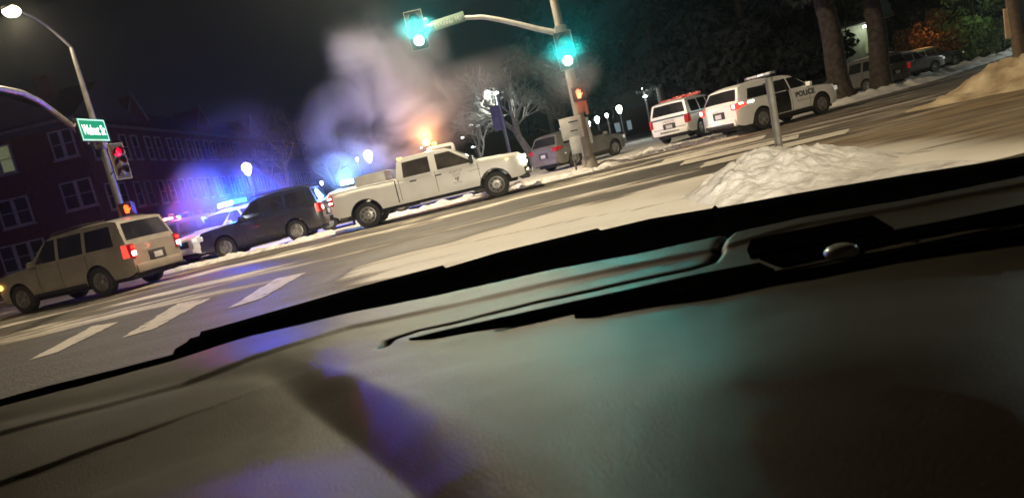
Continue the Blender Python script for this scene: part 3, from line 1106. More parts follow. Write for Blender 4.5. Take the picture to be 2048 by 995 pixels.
def suv_common(c, pm, rim=M_rim, spokes=5, windows=None, lit=0, glass=None):
    sp = c.sp
    glass = glass or M_glass
    c.body(pm)
    c.cabin(pm)
    c.wheels(rim, spokes)
    b, H = sp['belt'] + .05, sp['H'] - .13
    R = sp['roof']
    xws = R[0][0]
    # side glass
    for q in windows:
        c.side('side_window', q, glass)
    c.screen('windscreen', 0, .10, .93, .90, .90, glass)
    nseg = len(R) - 2
    c.screen('rear_window', nseg, .10, .80, .86, .90, glass)
    # doors: seams, handles
    xd = [windows[0][0][0] - .02, windows[0][3][0] * .5 + windows[1][0][0] * .5, windows[1][3][0] + .02]
    xd = [min(xws - .05, xd[0]), (windows[0][1][0] + windows[1][0][0]) / 2, (windows[1][1][0] + windows[2][0][0]) / 2]
    for x in xd:
        c.seam(x, sp['sill'] + .12, sp['belt'] + .02)
    for x in xd[1:]:
        for sg in (-1, 1):
            c.box('door_handle', (x + .14, sg * (c.hw(x, 1.0) + .014), sp['belt'] - .10), (.17, .03, .035), pm, bev=.012)
    c.side('rocker_trim', [(sp['xf'] - sp['R'] - .1, sp['sill'] - .01), (sp['xr'] + sp['R'] + .1, sp['sill'] - .01), (sp['xr'] + sp['R'] + .12, sp['sill'] + .1), (sp['xf'] - sp['R'] - .12, sp['sill'] + .1)], M_trim, .012)
    # underbody
    c.box('underbody', (0, 0, sp['sill'] - .0), (sp['L'] - .5, sp['hw'] * 1.5, .22), M_under, bev=.04)
    for xx in (sp['xf'], sp['xr']):
        c.box('axle', (xx, 0, sp['R']), (.12, sp['hw'] * 1.5, .12), M_under, bev=.03)
    # front
    L2 = c.L2
    c.box('grille', (L2 - .02, 0, .74), (.08, 1.05, .24), M_trim, bev=.03)
    c.box('front_bumper', (L2 - .02, 0, .47), (.14, 1.5, .2), pm, bev=.05)
    for sg in (-1, 1):
        c.box('headlight', (L2 - .13, sg * (sp['hw'] * .76), .84), (.26, .30, .17), M_headlit if lit else M_whitelens, Matrix.Rotation(-sg * .38, 3, 'Z'), .04)
        c.box('mirror', (xws - .28, sg * (c.hw(xws - .3, sp['belt']) + .12), sp['belt'] + .09), (.14, .24, .17), pm, bev=.05)
    # rear
    c.box('rear_bumper', (-L2 + .02, 0, sp['sill'] + .17), (.16, sp['hw'] * 1.72, .24), pm, bev=.05)
    c.box('number_plate', (-L2 - .035, 0, .78), (.015, .32, .16), M_plate, bev=.004)
    c.box('plate_recess', (-L2 - .008, 0, .80), (.02, .62, .26), M_trim, bev=.008)


def roof_rails(c, m=M_trim):
    sp = c.sp
    for sg in (-1, 1):
        mb = MB()
        y = sg * (sp['hwr'] - .09)
        mb.tube([(.2, y, sp['H'] - .06), (.1, y, sp['H'] + .035), (-.9, y, sp['H'] + .07), (-1.8, y, sp['H'] + .03), (-1.9, y, sp['H'] - .04)], .018, 8)
        mb.build('roof_rail', m, c.root, True)


def lightbar(c, x, z, w, mats, base=M_trim, h=.11, lit=(), dep=.28):
    bar = c.box('lightbar', (x, 0, z), (dep + .02, w, h * .5), base, bev=.02)
    n = len(mats)
    for i, m in enumerate(mats):
        y = -w / 2 + w * (i + .5) / n
        c.box('lens', (x, y, z + h * .5), (dep, w / n * .95, h), m, bev=.03, parent=bar)
    return bar


def point_light(name, loc, power, color, size=.08, parent=None, spot=None, target=None, blend=.5):
    l = bpy.data.lights.new(name, 'SPOT' if spot else 'POINT')
    l.energy = power
    l.color = color
    l.shadow_soft_size = size
    o = bpy.data.objects.new(name, l)
    COL.objects.link(o)
    o.location = loc
    if parent is not None: o.parent = parent
    if spot:
        l.spot_size = rad(spot)
        l.spot_blend = blend
        d = Vector(target) - Vector(loc)
        o.rotation_euler = d.to_track_quat('-Z', 'Y').to_euler()
    return o


def wx(a, b, z0, z1, rake=0.0, rake2=0.0):
    """side window quad from x=a (front) to x=b (rear)"""
    return [(a, z0), (b, z0), (b + rake2, z1), (a + rake, z1)]


# --- white suv passing at the left
def white_suv():
    c = Car('passing_suv', 'large white suv driving left with glowing tail lamp, nearest car at the left', 'car', BIGSUV, (-12.45, 21.05, 0), rad(163))
    c.root.scale = (1, 1, 1.05)
    b, t = 1.24, 1.80
    suv_common(c, M_tan, M_rim, 6, [wx(.80, -.02, b, t, -.50), wx(-.14, -1.02, b, t), wx(-1.15, -2.14, b, t - .02, 0, .1)])
    roof_rails(c, M_trim)
    L2 = c.L2
    for sg in (-1, 1):
        o = c.box('taillight', (-L2 + .02, sg * .86, 1.02), (.14, .17, .38), M_redlens, bev=.03)
        c.box('brake_bulb', (-L2 - .03, sg * .86, .95), (.10, .15, .13), M_redhot, bev=.03, parent=o)
        c.box('upper_bulb', (-L2 - .03, sg * .86, 1.12), (.10, .13, .07), M_redlit, bev=.02, parent=o)
        c.side('lamp_side', [(-L2 + .02, .86), (-L2 + .22, .86), (-L2 + .22, 1.2), (-L2 + .02, 1.2)], M_redlit, .014, (sg,))
    c.box('indicator', (L2 - .22, .86, .84), (.22, .2, .14), M_amber, bev=.03)
    c.box('high_brake_lamp', (-L2 + .33, 0, 1.83), (.04, .4, .03), M_redlens, bev=.008)
    c.box('wiper', (-L2 + .12, .1, 1.30), (.02, .5, .02), M_trim, Matrix.Rotation(.25, 3, 'X'), .004)
    c.box('window_reflection_strip', (-L2 + .17, .25, 1.52), (.012, .36, .03), M_whiteglint, Matrix.Rotation(.1, 3, 'X'), .004)  # painted reflection: a glowing strip on the rear glass
    p = c.root
    point_light('tail_light', (-L2 - .12, .86, .95), 6, (1, .08, .04), .05, p)
    point_light('indicator_light', (L2 + .1, 1.0, .84), 5, (1, .5, .1), .05, p)
    return c


white_suv()
for q_ in HEADLAMPS:
    point_light('headlamp_beam', q_, 2700, (1, .90, .74), .09, own, 62, (q_[0] * 1.2 + .8, 22, .75), .85)


# --- dark blue suv
def dark_suv():
    c = Car('parked_suv', 'dark blue suv facing left with red tail lamp, parked behind the white pickup', 'car', MIDSUV, (-8.45, 25.65, 0), rad(181))
    c.root.scale = (.92, 1, 1.03)
    b, t = 1.18, 1.67
    suv_common(c, M_dkblue, M_rim, 5, [wx(.58, -.12, b, t, -.42), wx(-.24, -1.04, b, t), wx(-1.17, -2.02, b, t - .02, 0, .1)])
    roof_rails(c, M_trim)
    L2 = c.L2
    for sg in (-1, 1):
        o = c.box('taillight', (-L2 + .03, sg * .82, .98), (.16, .18, .30), M_redlens, bev=.03)
        c.box('brake_bulb', (-L2 - .05, sg * .84, .96), (.06, .13, .13), M_redhot, bev=.03, parent=o)
        c.side('lamp_side', [(-L2 + .02, .84), (-L2 + .2, .84), (-L2 + .2, 1.12), (-L2 + .02, 1.12)], M_redlit, .014, (sg,))
    point_light('tail_light', (-L2 - .15, .84, .96), 4, (1, .08, .04), .05, c.root)
    return c


dark_suv()

# --- police suvs standing behind, seen over the bonnet / the pickup bed, with flashing bars
def police_behind(loc, hd, label, blues, group, sedan=False):
    c = Car('police_sedan' if sedan else 'police_suv', label, 'car', SEDAN if sedan else SUV, loc, hd, group)
    if sedan:
        suv_common(c, M_white, M_steel, 5, [wx(.85, .12, 1.02, 1.35, -.45), wx(.0, -.75, 1.02, 1.35), wx(-.86, -1.4, 1.02, 1.30, 0, .3)])
    else:
        b, t = 1.18, 1.64
        suv_common(c, M_white, M_steel, 5, [wx(.95, .12, b, t, -.50), wx(.0, -.85, b, t), wx(-.98, -1.95, b, t - .04, -.0, .2)])
    lightbar(c, -.35, c.sp['H'] + .09, 1.3, blues, h=.20, dep=.5)
    L2 = c.L2
    for sg in (-1, 1):
        o = c.box('taillight', (-L2 + .05, sg * .84, 1.02), (.18, .26, .2), M_redlit, bev=.04)
    for y in (-.3, .1):
        c.box('grille_led', (L2 + .03, y, .8), (.02, .12, .04), M_cyanled, bev=.006)
    return c


p1 = police_behind((-11.15, 29.4, 0), rad(238), 'white police suv with a blazing blue light bar behind the dark blue suv', [M_bluehot, M_bluehot, M_bluehot, M_cyanled], None)
point_light('beacon_light', (-.35, .2, 2.15), 6500, (.0, .05, 1), .5, p1.root)
p2 = police_behind((-5.5, 28.5, -.0), rad(12), 'white police sedan with a cyan blue beacon, standing behind the pickup bed', [M_bluehot, M_bluehot, M_cyanled, M_cyanled], None, True)
point_light('beacon_light', (-.35, -.3, 1.82), 800, (.08, .22, 1), .3, p2.root)

# dark car with red lamps between the white suv and the dark suv
def dark_car():
    c = Car('patrol_car', 'purple lit dark suv with red roof lamps right of the passing white suv', 'car', MIDSUV, (-14.2, 30.2, 0), rad(172))
    b, t = 1.18, 1.67
    suv_common(c, M_purple, M_rim, 5, [wx(.58, -.12, b, t, -.42), wx(-.24, -1.04, b, t), wx(-1.17, -2.02, b, t - .02, 0, .1)])
    L2 = c.L2
    for sg in (-1, 1):
        o = c.box('taillight', (-L2 + .03, sg * .82, 1.0), (.16, .16, .34), M_redlit, bev=.03)
        c.box('brake_bulb', (-L2 - .05, sg * .84, .96), (.06, .10, .14), M_redhot, bev=.03, parent=o)
    lb = lightbar(c, -.35, 1.88, 1.2, [M_cyanled, M_trim, M_redhot, M_redhot])
    point_light('beacon_light', (-.3, -.3, 2.2), 800, (1, .03, .2), .3, c.root)
    return c


dark_car()


# --- the white crew cab pickup
PICK = dict(L=6.45, hw=1.015, hwr=.82, H=1.93, belt=1.24, sill=.50, R=.415, xf=2.12, xr=-2.13, gap=.11,
            top=[(3.22, .92), (3.19, 1.10), (3.05, 1.24), (1.95, 1.32), (1.65, 1.33), (1.5, 1.28), (-1.0, 1.28), (-1.01, 1.28), (-3.2, 1.30), (-3.225, 1.26)],
            roof=[(1.80, 1.24), (.98, 1.80), (.72, 1.89), (.1, 1.93), (-.62, 1.91), (-.86, 1.84), (-.98, 1.26)])


def pickup():
    c = Car('pickup_truck', 'long white crew cab pickup truck facing right with lit headlamps', 'pickup truck', PICK, (-2.12, 23.56, 0), rad(0))
    c.body(M_white)
    c.cabin(M_white, base=1.26)
    c.wheels(M_steel, 0)
    b, t = 1.30, 1.80
    g1 = c.side('side_window', [(1.56, b - .01), (.38, b), (.38, t), (.86, t)], M_glass2)
    g2 = c.side('side_window', [(.16, b), (-.74, b), (-.70, t - .02), (.16, t)], M_glass2)
    c.screen('windscreen', 0, .10, .93, .90, .90, M_glass2)
    c.screen('rear_window', 5, .16, .85, .80, .84, M_glass2)
    for x, z1 in ((1.66, 1.24), (.27, 1.27), (-.93, 1.27)):
        c.seam(x, .62, z1)
    c.side('bed_gap', [(-1.02, .55), (-1.055, .55), (-1.055, 1.29), (-1.02, 1.29)], M_under, .005, n=1, k=6)
    c.side('rocker_trim', [(1.56, .50), (-1.55, .50), (-1.55, .565), (1.56, .565)], M_white, .02)
    for x in (.10, -.72):
        for sg in (-1, 1):
            c.box('door_handle', (x + .27, sg * (c.hw(x, 1.1) + .018), 1.14), (.22, .035, .045), M_trim, bev=.014)
    c.box('underbody', (0, 0, .50), (5.7, 1.3, .24), M_under, bev=.05)
    c.box('running_board', (.3, -.88, .42), (2.6, .16, .05), M_trim, bev=.02)
    c.box('running_board', (.3, .88, .42), (2.6, .16, .05), M_trim, bev=.02)
    for xx in (PICK['xf'], PICK['xr']):
        c.box('axle', (xx, 0, .42), (.16, 1.5, .16), M_under, bev=.04)
    for sg in (-1, 1):
        for xc in (PICK['xf'], PICK['xr']):
            # black arch liner edge
            mb = MB()
            Ra = .415 + .10
            mb.tube([(xc + Ra * math.cos(a), sg * (c.hw(xc, .8) - .005), .415 + Ra * math.sin(a)) for a in np.linspace(.02, math.pi - .02, 18)], .016, 6)
            mb.build('arch_trim', M_trim, c.root, True)
        c.box('mud_flap', (-2.62 - .02, sg * .86, .38), (.03, .26, .36), M_trim, bev=.008)
    # open bed: dark recess with toolbox and rails
    c.box('bed_liner', (-2.15, 0, 1.275), (2.05, 1.62, .10), M_trim, bev=.02)
    for sg in (-1, 1):
        c.box('bed_rail', (-2.12, sg * .89, 1.315), (2.16, .10, .05), M_white, bev=.02)
    c.box('stake_pocket', (-2.72, -.89, 1.345), (.07, .05, .02), M_chrome, bev=.006)
    # front end
    c.box('grille', (3.21, 0, 1.0), (.08, 1.2, .36), M_trim, bev=.03)
    for k in range(3):
        c.box('grille_bar', (3.245, 0, .90 + k * .1), (.03, 1.16, .03), M_chrome, bev=.008)
    c.box('front_bumper', (3.22, 0, .66), (.26, 1.84, .26), M_chrome, bev=.07)
    c.box('air_dam', (3.1, 0, .46), (.3, 1.7, .14), M_trim, bev=.04)
    for sg in (-1, 1):
        o = c.box('headlight', (3.10, sg * .82, 1.10), (.24, .27, .12), M_headlit, Matrix.Rotation(-sg * .3, 3, 'Z'), .03)
        c.box('lower_lamp', (3.12, sg * .82, .93), (.22, .26, .12), M_headlit, Matrix.Rotation(-sg * .3, 3, 'Z'), .03, parent=o)
        c.box('fog_lamp', (3.36, sg * .62, .62), (.05, .14, .1), M_whitelens, bev=.02)
        c.box('marker_lamp', (2.62, sg * (c.hw(2.62, 1.1) + .005), 1.13), (.1, .02, .03), M_amber, bev=.006)
        c.box('mirror', (1.50, sg * 1.17, 1.38), (.13, .26, .28), M_white if sg > 0 else M_trim, bev=.05)
        c.box('mirror_arm', (1.50, sg * 1.02, 1.30), (.06, .16, .04), M_trim, bev=.01)
        o = c.box('taillight', (-3.17, sg * .905, 1.10), (.14, .17, .34), M_redlens, bev=.03)
        for z in (1.18, 1.03):
            c.box('brake_bulb', (-3.20, sg * .93, z), (.13, .155, .07), M_redhot, bev=.025, parent=o)
    c.box('rear_bumper', (-3.28, 0, .60), (.16, 1.8, .2), M_trim, bev=.05)
    c.box('tailgate', (-3.225, 0, .98), (.04, 1.56, .5), M_white, bev=.015)
    c.box('number_plate', (-3.37, 0, .62), (.015, .32, .15), M_plate, bev=.004)
    c.box('antenna', (1.7, .7, 1.55), (.008, .008, .6), M_trim, bev=0)
    # amber marker on the cab roof edge
    c.box('roof_marker', (-.78, -.45, 1.93), (.16, .2, .07), M_amber, bev=.02)
    # door lettering and emblem, faint as in the photograph
    c.marks('door_lettering', .94, 1.13, .42, .085, -1, M_decalfaint, 6, 3)
    c.marks('door_lettering', .94, 1.04, .26, .04, -1, M_decalfaint, 7, 4)
    c.marks('door_lettering', .94, .985, .26, .04, -1, M_decalfaint, 7, 5)
    c.marks('door_lettering', .94, .76, .30, .05, -1, M_decalfaint, 6, 6)
    c.side('fender_script', [(1.72, 1.03), (1.34, 1.015), (1.34, 1.03), (1.72, 1.045)], M_decalfaint, .008, (-1,), n=4, k=1)
    mb = MB()
    for a0 in (0, 2.1, 4.2):
        pts = [(0.0, 0.0)] + [(.07 * math.cos(a0 + q * .25), .07 * math.sin(a0 + q * .25)) for q in range(6)]
        vs = [(.94 + x, -(c.hw(.94, .88 + z) + .012), .88 + z) for x, z in pts]
        mb.add(vs, [(0, i, i + 1) for i in range(1, 6)])
    mb.build('door_emblem', M_decal, c.root)
    point_light('headlight_beam', (3.4, -.8, 1.05), 60, (1, .93, .72), .06, c.root, 80, (8, -1.2, .2))
    point_light('tail_light', (-3.4, -.95, 1.1), 5, (1, .08, .04), .05, c.root)
    return c


pickup()
tb_ = MB()
tb_.box((0, 0, .16), (1.0, 1.5, .32), bev=.02)
tb_.box((0, 0, .335), (1.04, 1.54, .03), bev=.01)
o = tb_.build('tool_box', mat('white_box', (.7, .69, .66), .4, col2=(.6, .58, .55), scale=4), None, True)
o.location = (-3.95, 23.6, 1.33)
tag(o, 'white lidded tool box lying in the pickup bed behind the cab', 'tool box')

# --- service truck with the amber beacon behind the pickup
def service_truck():
    r = empty('service_truck', (-3.4, 29.6, 0), rad(4), 'pale service truck with amber beacons on its roof, half hidden in steam behind the pickup', 'truck')
    def bx(n, c, s, m, bev=.03, rot=None):
        mb = MB(); mb.box(c, s, rot, bev); return mb.build(n, m, r, True)
    bx('cab', (1.6, 0, 1.25), (1.5, 2.0, .9), M_white, .12)
    bx('cab_top', (1.45, 0, 1.95), (1.2, 1.8, .7), M_white, .16)
    bx('side_window', (1.5, -.91, 1.95), (.8, .02, .42), M_glass, .01)
    bx('side_window', (1.5, .91, 1.95), (.8, .02, .42), M_glass, .01)
    bx('windscreen', (2.04, 0, 1.95), (.03, 1.5, .45), M_glass, .01)
    bx('bonnet', (2.75, 0, 1.05), (1.1, 1.8, .6), M_white, .12)
    bx('service_body', (-.7, 0, 1.25), (2.9, 2.1, 1.0), M_grey, .05)
    bx('chassis', (.4, 0, .62), (5.2, 1.2, .2), M_under, .04)
    bx('beacon_bar', (.95, 0, 2.36), (.2, 1.3, .07), M_trim, .02)
    o = bx('beacon', (.95, -.35, 2.52), (.26, .36, .26), M_amberhot, .09)
    o = bx('beacon', (1.25, .35, 2.44), (.2, .34, .12), M_amber, .05)
    for x in (2.7, -1.3):
        for sg in (-1, 1):
            mb = MB()
            mb.lathe([(.25, .12), (.4, .13), (.45, .09), (.45, -.09), (.4, -.12), (.2, -.1)], (x, sg * .85, .45), 'Y', 24)
            mb.lathe([(.27, .05), (.1, .09), (.001, .09)], (x, sg * .85, .45), 'Y', 20)
            mb.build('wheel', M_tyre, r, True)
    point_light('beacon_light', (.95, -.4, 2.8), 360, (1, .38, .14), .12, r)


service_truck()


# --- grey police suv right of the pickup, behind the signal pole
def grey_suv():
    c = Car('grey_suv', 'silver grey suv with an unlit light bar, parked behind the signal pole', 'car', SUV, (4.45, 35.15, 0), rad(38))
    b, t = 1.18, 1.64
    suv_common(c, M_grey, M_steel, 5, [wx(.95, .12, b, t, -.50), wx(.0, -.85, b, t), wx(-.98, -1.95, b, t - .04, -.0, .2)])
    lightbar(c, -.35, 1.85, 1.3, [M_barred, M_barred, M_plate, M_plate])
    L2 = c.L2
    for sg in (-1, 1):
        c.box('taillight', (-L2 + .06, sg * .84, 1.02), (.2, .28, .2), M_redlens, bev=.04)
        c.side('lamp_side', [(-L2 + .05, .94), (-L2 + .36, 1.0), (-L2 + .36, 1.12), (-L2 + .05, 1.12)], M_redlens, .014, (sg,))
    c.side('reflector', [(-L2 + .55, .70), (-L2 + .48, .70), (-L2 + .48, .76), (-L2 + .55, .76)], M_whitelens, .012, (-1,), n=1, k=1)
    return c


grey_suv()


# --- white police suv, tailgate towards us, POLICE along its doors
def police_suv():
    c = Car('police_suv', 'white police suv with black rear doors and POLICE lettering behind the grey post', 'car', SUV, (10.75, 26.55, .02), rad(22))
    b, t = 1.18, 1.59
    suv_common(c, M_white, M_steel, 5, [wx(.95, .12, b, t, -.50), wx(.0, -.85, b, t), wx(-.98, -1.95, b, t - .04, -.0, .2)])
    c.side('rear_door', [(-.02, .42), (-.92, .42), (-.96, 1.15), (-.02, 1.15)], M_black, .010, n=8, k=8)
    c.side('door_pillar', [(.04, 1.15), (-.10, 1.15), (-.10, 1.60), (.04, 1.60)], M_black, .012, n=2, k=5)
    c.side('door_pillar', [(-.86, 1.15), (-.98, 1.15), (-.98, 1.59), (-.86, 1.59)], M_black, .012, n=2, k=5)
    c.text('police_lettering', 'POLICE', .72, .84, .26, -1, M_decal, .012, 1.12)
    c.marks('door_lettering', .72, .70, .9, .07, -1, M_goldd, 16, 8)
    c.text('police_lettering', 'POLICE', .72, .84, .26, 1, M_decal, .012, 1.12)
    bar = lightbar(c, -.30, 1.85, 1.35, [M_plate, M_whitelens, M_plate, M_plate])
    L2 = c.L2
    for sg in (-1, 1):
        o = c.box('taillight', (-L2 + .05, sg * .85, 1.02), (.2, .28, .22), M_redlit, bev=.04)
        c.box('brake_bulb', (-L2 - .055, sg * .88, 1.03), (.03, .12, .14), M_redhot, bev=.02, parent=o)
        c.side('lamp_side', [(-L2 + .06, .94), (-L2 + .44, 1.0), (-L2 + .40, 1.10), (-L2 + .06, 1.13)], M_redlit, .014, (sg,))
        c.side('bright_marker', [(-L2 + .12, 1.06), (-L2 + .32, 1.06), (-L2 + .30, 1.12), (-L2 + .12, 1.12)], M_redhot, .02, (sg,), n=2, k=1)
    for xo in (.52, .68):
        c.side('glint_strip', [(-L2 + xo, 1.05), (-L2 + xo + .10, 1.05), (-L2 + xo + .14, 1.11), (-L2 + xo + .04, 1.11)], M_whiteglint, .016, (-1,), n=1, k=1)  # glow painted in for white reflecting strips on the side panel
    c.marks_back('tailgate_mark', .12, .96, .32, .09, M_decalfaint, -L2 - .03, 6, 4)
    c.box('bumper_pad', (-L2 - .05, 0, .42), (.12, 1.5, .12), M_trim, bev=.03)
    c.box('spotlight', (.98, -.93, 1.28), (.14, .1, .12), M_chrome, bev=.04)
    c.box('roof_antenna', (-1.35, 0, 1.86), (.02, .02, .14), M_trim, bev=0)
    point_light('tail_light', (-L2 - .25, -.85, 1.05), 9, (1, .06, .04), .06, c.root)
    point_light('plate_light', (-L2 - .35, .3, .7), 5, (1, .9, .8), .05, c.root)
    return c


police_suv()


# --- white suv seen from behind, orange bar on the roof, green waist stripe
def white_patrol():
    c = Car('patrol_suv', 'white suv seen from behind with green waist stripe and orange red light bar', 'car', BIGSUV, (10.05, 34.55, .02), rad(50))
    b, t = 1.24, 1.80
    suv_common(c, M_white, M_rim, 5, [wx(.80, -.02, b, t, -.50), wx(-.14, -1.02, b, t), wx(-1.15, -2.14, b, t - .02, 0, .1)])
    lightbar(c, -.1, 2.0, 1.4, [M_barred, M_barred, M_barred, M_barred], M_barred)
    lightbar(c, -1.75, 1.96, 1.2, [M_barred, M_barred], M_barred, .05)
    c.side('waist_stripe', [(2.0, 1.13), (-2.5, 1.13), (-2.5, 1.19), (2.0, 1.19)], M_green, .012, n=30, k=1)
    L2 = c.L2
    c.box('waist_stripe', (-L2 - .008, 0, 1.16), (.02, 1.7, .07), M_green, bev=.004)
    for sg in (-1, 1):
        c.box('taillight', (-L2 + .02, sg * .88, 1.0), (.14, .17, .40), M_redlens, bev=.03)
        c.side('lamp_side', [(-L2 + .02, .82), (-L2 + .22, .82), (-L2 + .22, 1.2), (-L2 + .02, 1.2)], M_redlens, .014, (sg,))
    c.marks_back('tailgate_lettering', 0, 1.04, .62, .08, M_goldd, -L2 - .02, 8, 4)
    c.marks_back('tailgate_emblem', 0, .94, .3, .08, M_goldd, -L2 - .02, 4, 9)
    c.box('tailgate_seam', (-L2 - .01, 0, .70), (.02, 1.6, .02), M_trim, bev=.003)
    c.box('dark_trim', (-L2 - .04, 0, .55), (.04, 1.0, .12), M_trim, bev=.02)
    return c


white_patrol()

# ================================================================== POLES, SIGNALS, STREET LAMPS, SIGNS
def basis(direction):
    """matrix whose local -Y faces the direction (horizontal)"""
    d = Vector(direction); d.z = 0; d.normalize()
    a = math.atan2(d.y, d.x) + math.pi / 2
    return Matrix.Rotation(a, 4, 'Z')


M_dpole = mat('weathered_dark_pole', (.09, .085, .08), .6, metal=.3, col2=(.06, .055, .05), scale=5)
M_gred = mat('signal_red_lit', (.2, .01, .01), .3, emit=(1, .0, .03), estr=2.4)
M_ggrn = mat('signal_green_lit', (.6, 1, .9), .3, emit=(.6, 1, .95), estr=22)
M_gdim = mat('signal_lens_dim', (.05, .04, .02), .2, col2=(.07, .05, .02), scale=10)
M_hand = mat('walk_hand_lit', (1, .4, .2), .3, emit=(1, .10, .01), estr=3)
M_handhot = mat('walk_hand_hot', (1, .6, .4), .3, emit=(1, .13, .05), estr=3.4)


def signal_head(root, pos, face, lit, name='signal_head', glow=None, w=.34):
    """three section head with backplate; pos = centre; face = direction it looks to"""
    h = empty(name, pos)
    h.parent = root
    h.rotation_euler = basis(face).to_euler()
    mb = MB()
    mb.box((0, .10, 0), (w, .20, 1.06), None, .03)
    mb.build('housing', M_sigblack, h, True)
    mb = MB()
    mb.box((0, .03, 0), (.62, .008, 1.32))
    mb.build('backplate', M_sigblack, h)
    mb = MB()
    for x in (-.30, .30): mb.box((x, .02, 0), (.022, .012, 1.32))
    for z in (-.65, .65): mb.box((0, .02, z), (.60, .0125, .022))
    mb.build('backplate_border', M_retro, h)
    for i, z in enumerate((.345, 0, -.345)):
        on = lit == i
        mb = MB()
        mb.lathe([(.168, .0), (.13, -.018), (.07, -.035), (.001, -.04)], (0, 0, z), 'Y', 24)
        mb.build('lens', (M_gred if i == 0 else M_ggrn) if on else M_gdim, h, True)
        mb = MB()
        n = 18
        V, F = [], []
        for k in range(n + 1):
            a = rad(-30 + 240 * k / n)
            for r_ in (.165, .158):
                for y in (0, -.26 + .10 * (1 - math.sin(max(a, 0))) ):
                    V.append((r_ * math.cos(a), y, z + r_ * math.sin(a)))
        for k in range(n):
            b = k * 4
            F += [(b, b + 1, b + 5, b + 4), (b + 2, b + 6, b + 7, b + 3), (b + 1, b + 3, b + 7, b + 5)]
        mb.add(V, F)
        mb.build('visor', M_sigblack, h, True)
    return h


def ped_signal(root, pos, face, hot):
    h = empty('walk_signal', pos)
    h.parent = root
    h.rotation_euler = basis(face).to_euler()
    mb = MB(); mb.box((0, .12, 0), (.46, .24, .46), None, .03)
    mb.build('housing', M_sigblack, h, True)
    mb = MB()
    mb.box((0, -.10, .235), (.46, .2, .015)); mb.box((-.23, -.10, .05), (.015, .2, .36)); mb.box((.23, -.10, .05), (.015, .2, .36))
    mb.build('visor', M_sigblack, h)
    mb = MB()
    M = Matrix.Translation((0, -.012, 0))
    # raised hand: palm, four fingers, thumb
    mb.prism([(-.065, -.15), (.05, -.15), (.075, -.03), (.075, .03), (-.085, .03), (-.085, -.06)], .01, M)
    for k, (x, l) in enumerate(((-.07, .10), (-.028, .14), (.015, .13), (.056, .10))):
        mb.prism([(x - .018, .03), (x + .018, .03), (x + .016, .03 + l), (x - .016, .03 + l)], .0101 + .0004 * k, M)
    mb.prism([(.07, -.07), (.135, .01), (.115, .03), (.06, -.03)], .0122, M)
    mb.build('hand_symbol', M_handhot if hot else M_hand, h)
    return h


def cobra(root, pole_top, tip, m, bulb, power, color, size=.16):
    """arm and luminaire; the lamp shines down"""
    a, b = Vector(pole_top), Vector(tip)
    mb = MB()
    pts = [a.lerp(b, t) + Vector((0, 0, .35 * math.sin(math.pi * t) * .6)) for t in np.linspace(0, 1, 12)]
    mb.tube(pts, [.055 - .02 * t for t in np.linspace(0, 1, 12)], 10)
    mb.build('lamp_arm', m, root, True)
    d = (b - a); d.z = 0; d.normalize()
    ang = math.atan2(d.y, d.x)
    mb = MB()
    mb.lathe([(.02, -.1), (.09, -.05), (.15, .1), (.17, .3), (.13, .5), (.02, .56)], (0, 0, 0), 'X', 16)
    mb.v = [tuple(Matrix.Rotation(ang, 3, 'Z') @ Vector((x, y * 1.1, z * .55)) + b + Vector((0, 0, .05))) for x, y, z in mb.v]
    mb.build('luminaire', m, root, True)
    mb = MB()
    mb.sphere(b + d * .25 + Vector((0, 0, -.05)), size, 20, 12, .7)
    mb.build('lamp_bulb', bulb, root, True)
    l = point_light('lamp_light', b + d * .25 + Vector((0, 0, -.26)), power, color, .1, root, 172, tuple(b + d * .25 + Vector((0, 0, -5))), .35)
    return l


LAMPCOL = (1, .82, .54)
# --------------------------------------------------- left pole: lamp, mast arm, Walnut St sign, red signals
YL = 26.8
pT, pB = D(141, 95, YL), D(187, 240, YL)
x0, y0 = pB.x, YL
LB = Vector((x0, y0, 0))
sgA, sgB = D(158, 258, 24.6), D(214, 262, 26.1)
left = empty('signal_pole', LB, 0, 'tall signal pole at the left with lit street lamp and green Walnut St sign', 'signal pole')
LW = lambda p: Vector(p) - LB
topz = pT.z
mb = MB()
mb.tube([(0, 0, 0), (0, 0, 5.5), (0, 0, topz)], [.15, .115, .07], 16)
mb.lathe([(.24, 0), (.24, .06), (.18, .2), (.16, .22)], (0, 0, 0), 'Z', 16)
mb.build('pole', M_dpole, left, True)
lampL = LW(D(36, 22, 25.2))
cobra(left, (0, 0, topz), lampL, M_dpole, M_bulb, 2600, LAMPCOL, .27)
# mast arm, rising to the left towards us
dirL = (sgA - sgB); dirL.z = 0; dirL.normalize()
zA = D(165, 266, y0).z
m2 = MB()
pts = []
for t, yy, px, py in ((0, y0, 187, 290), (.2, 25.6, 160, 265), (.4, 24.6, 118, 232), (.6, 23.4, 80, 203), (.8, 22.2, 45, 186), (1, 20.6, 0, 177), (1.2, 19.0, -60, 176)):
    pts.append(LW(D(px, py, yy)))
pts[0] = Vector((0, 0, pts[1].z - .3))
m2.tube(pts, [.11, .105, .10, .09, .085, .08, .07], 12)
m2.build('mast_arm', M_galv, left, True)
m3 = MB()
m3.box(tuple(pts[0]), (.36, .36, .5), None, .04)
m3.build('arm_collar', M_galv, left, True)
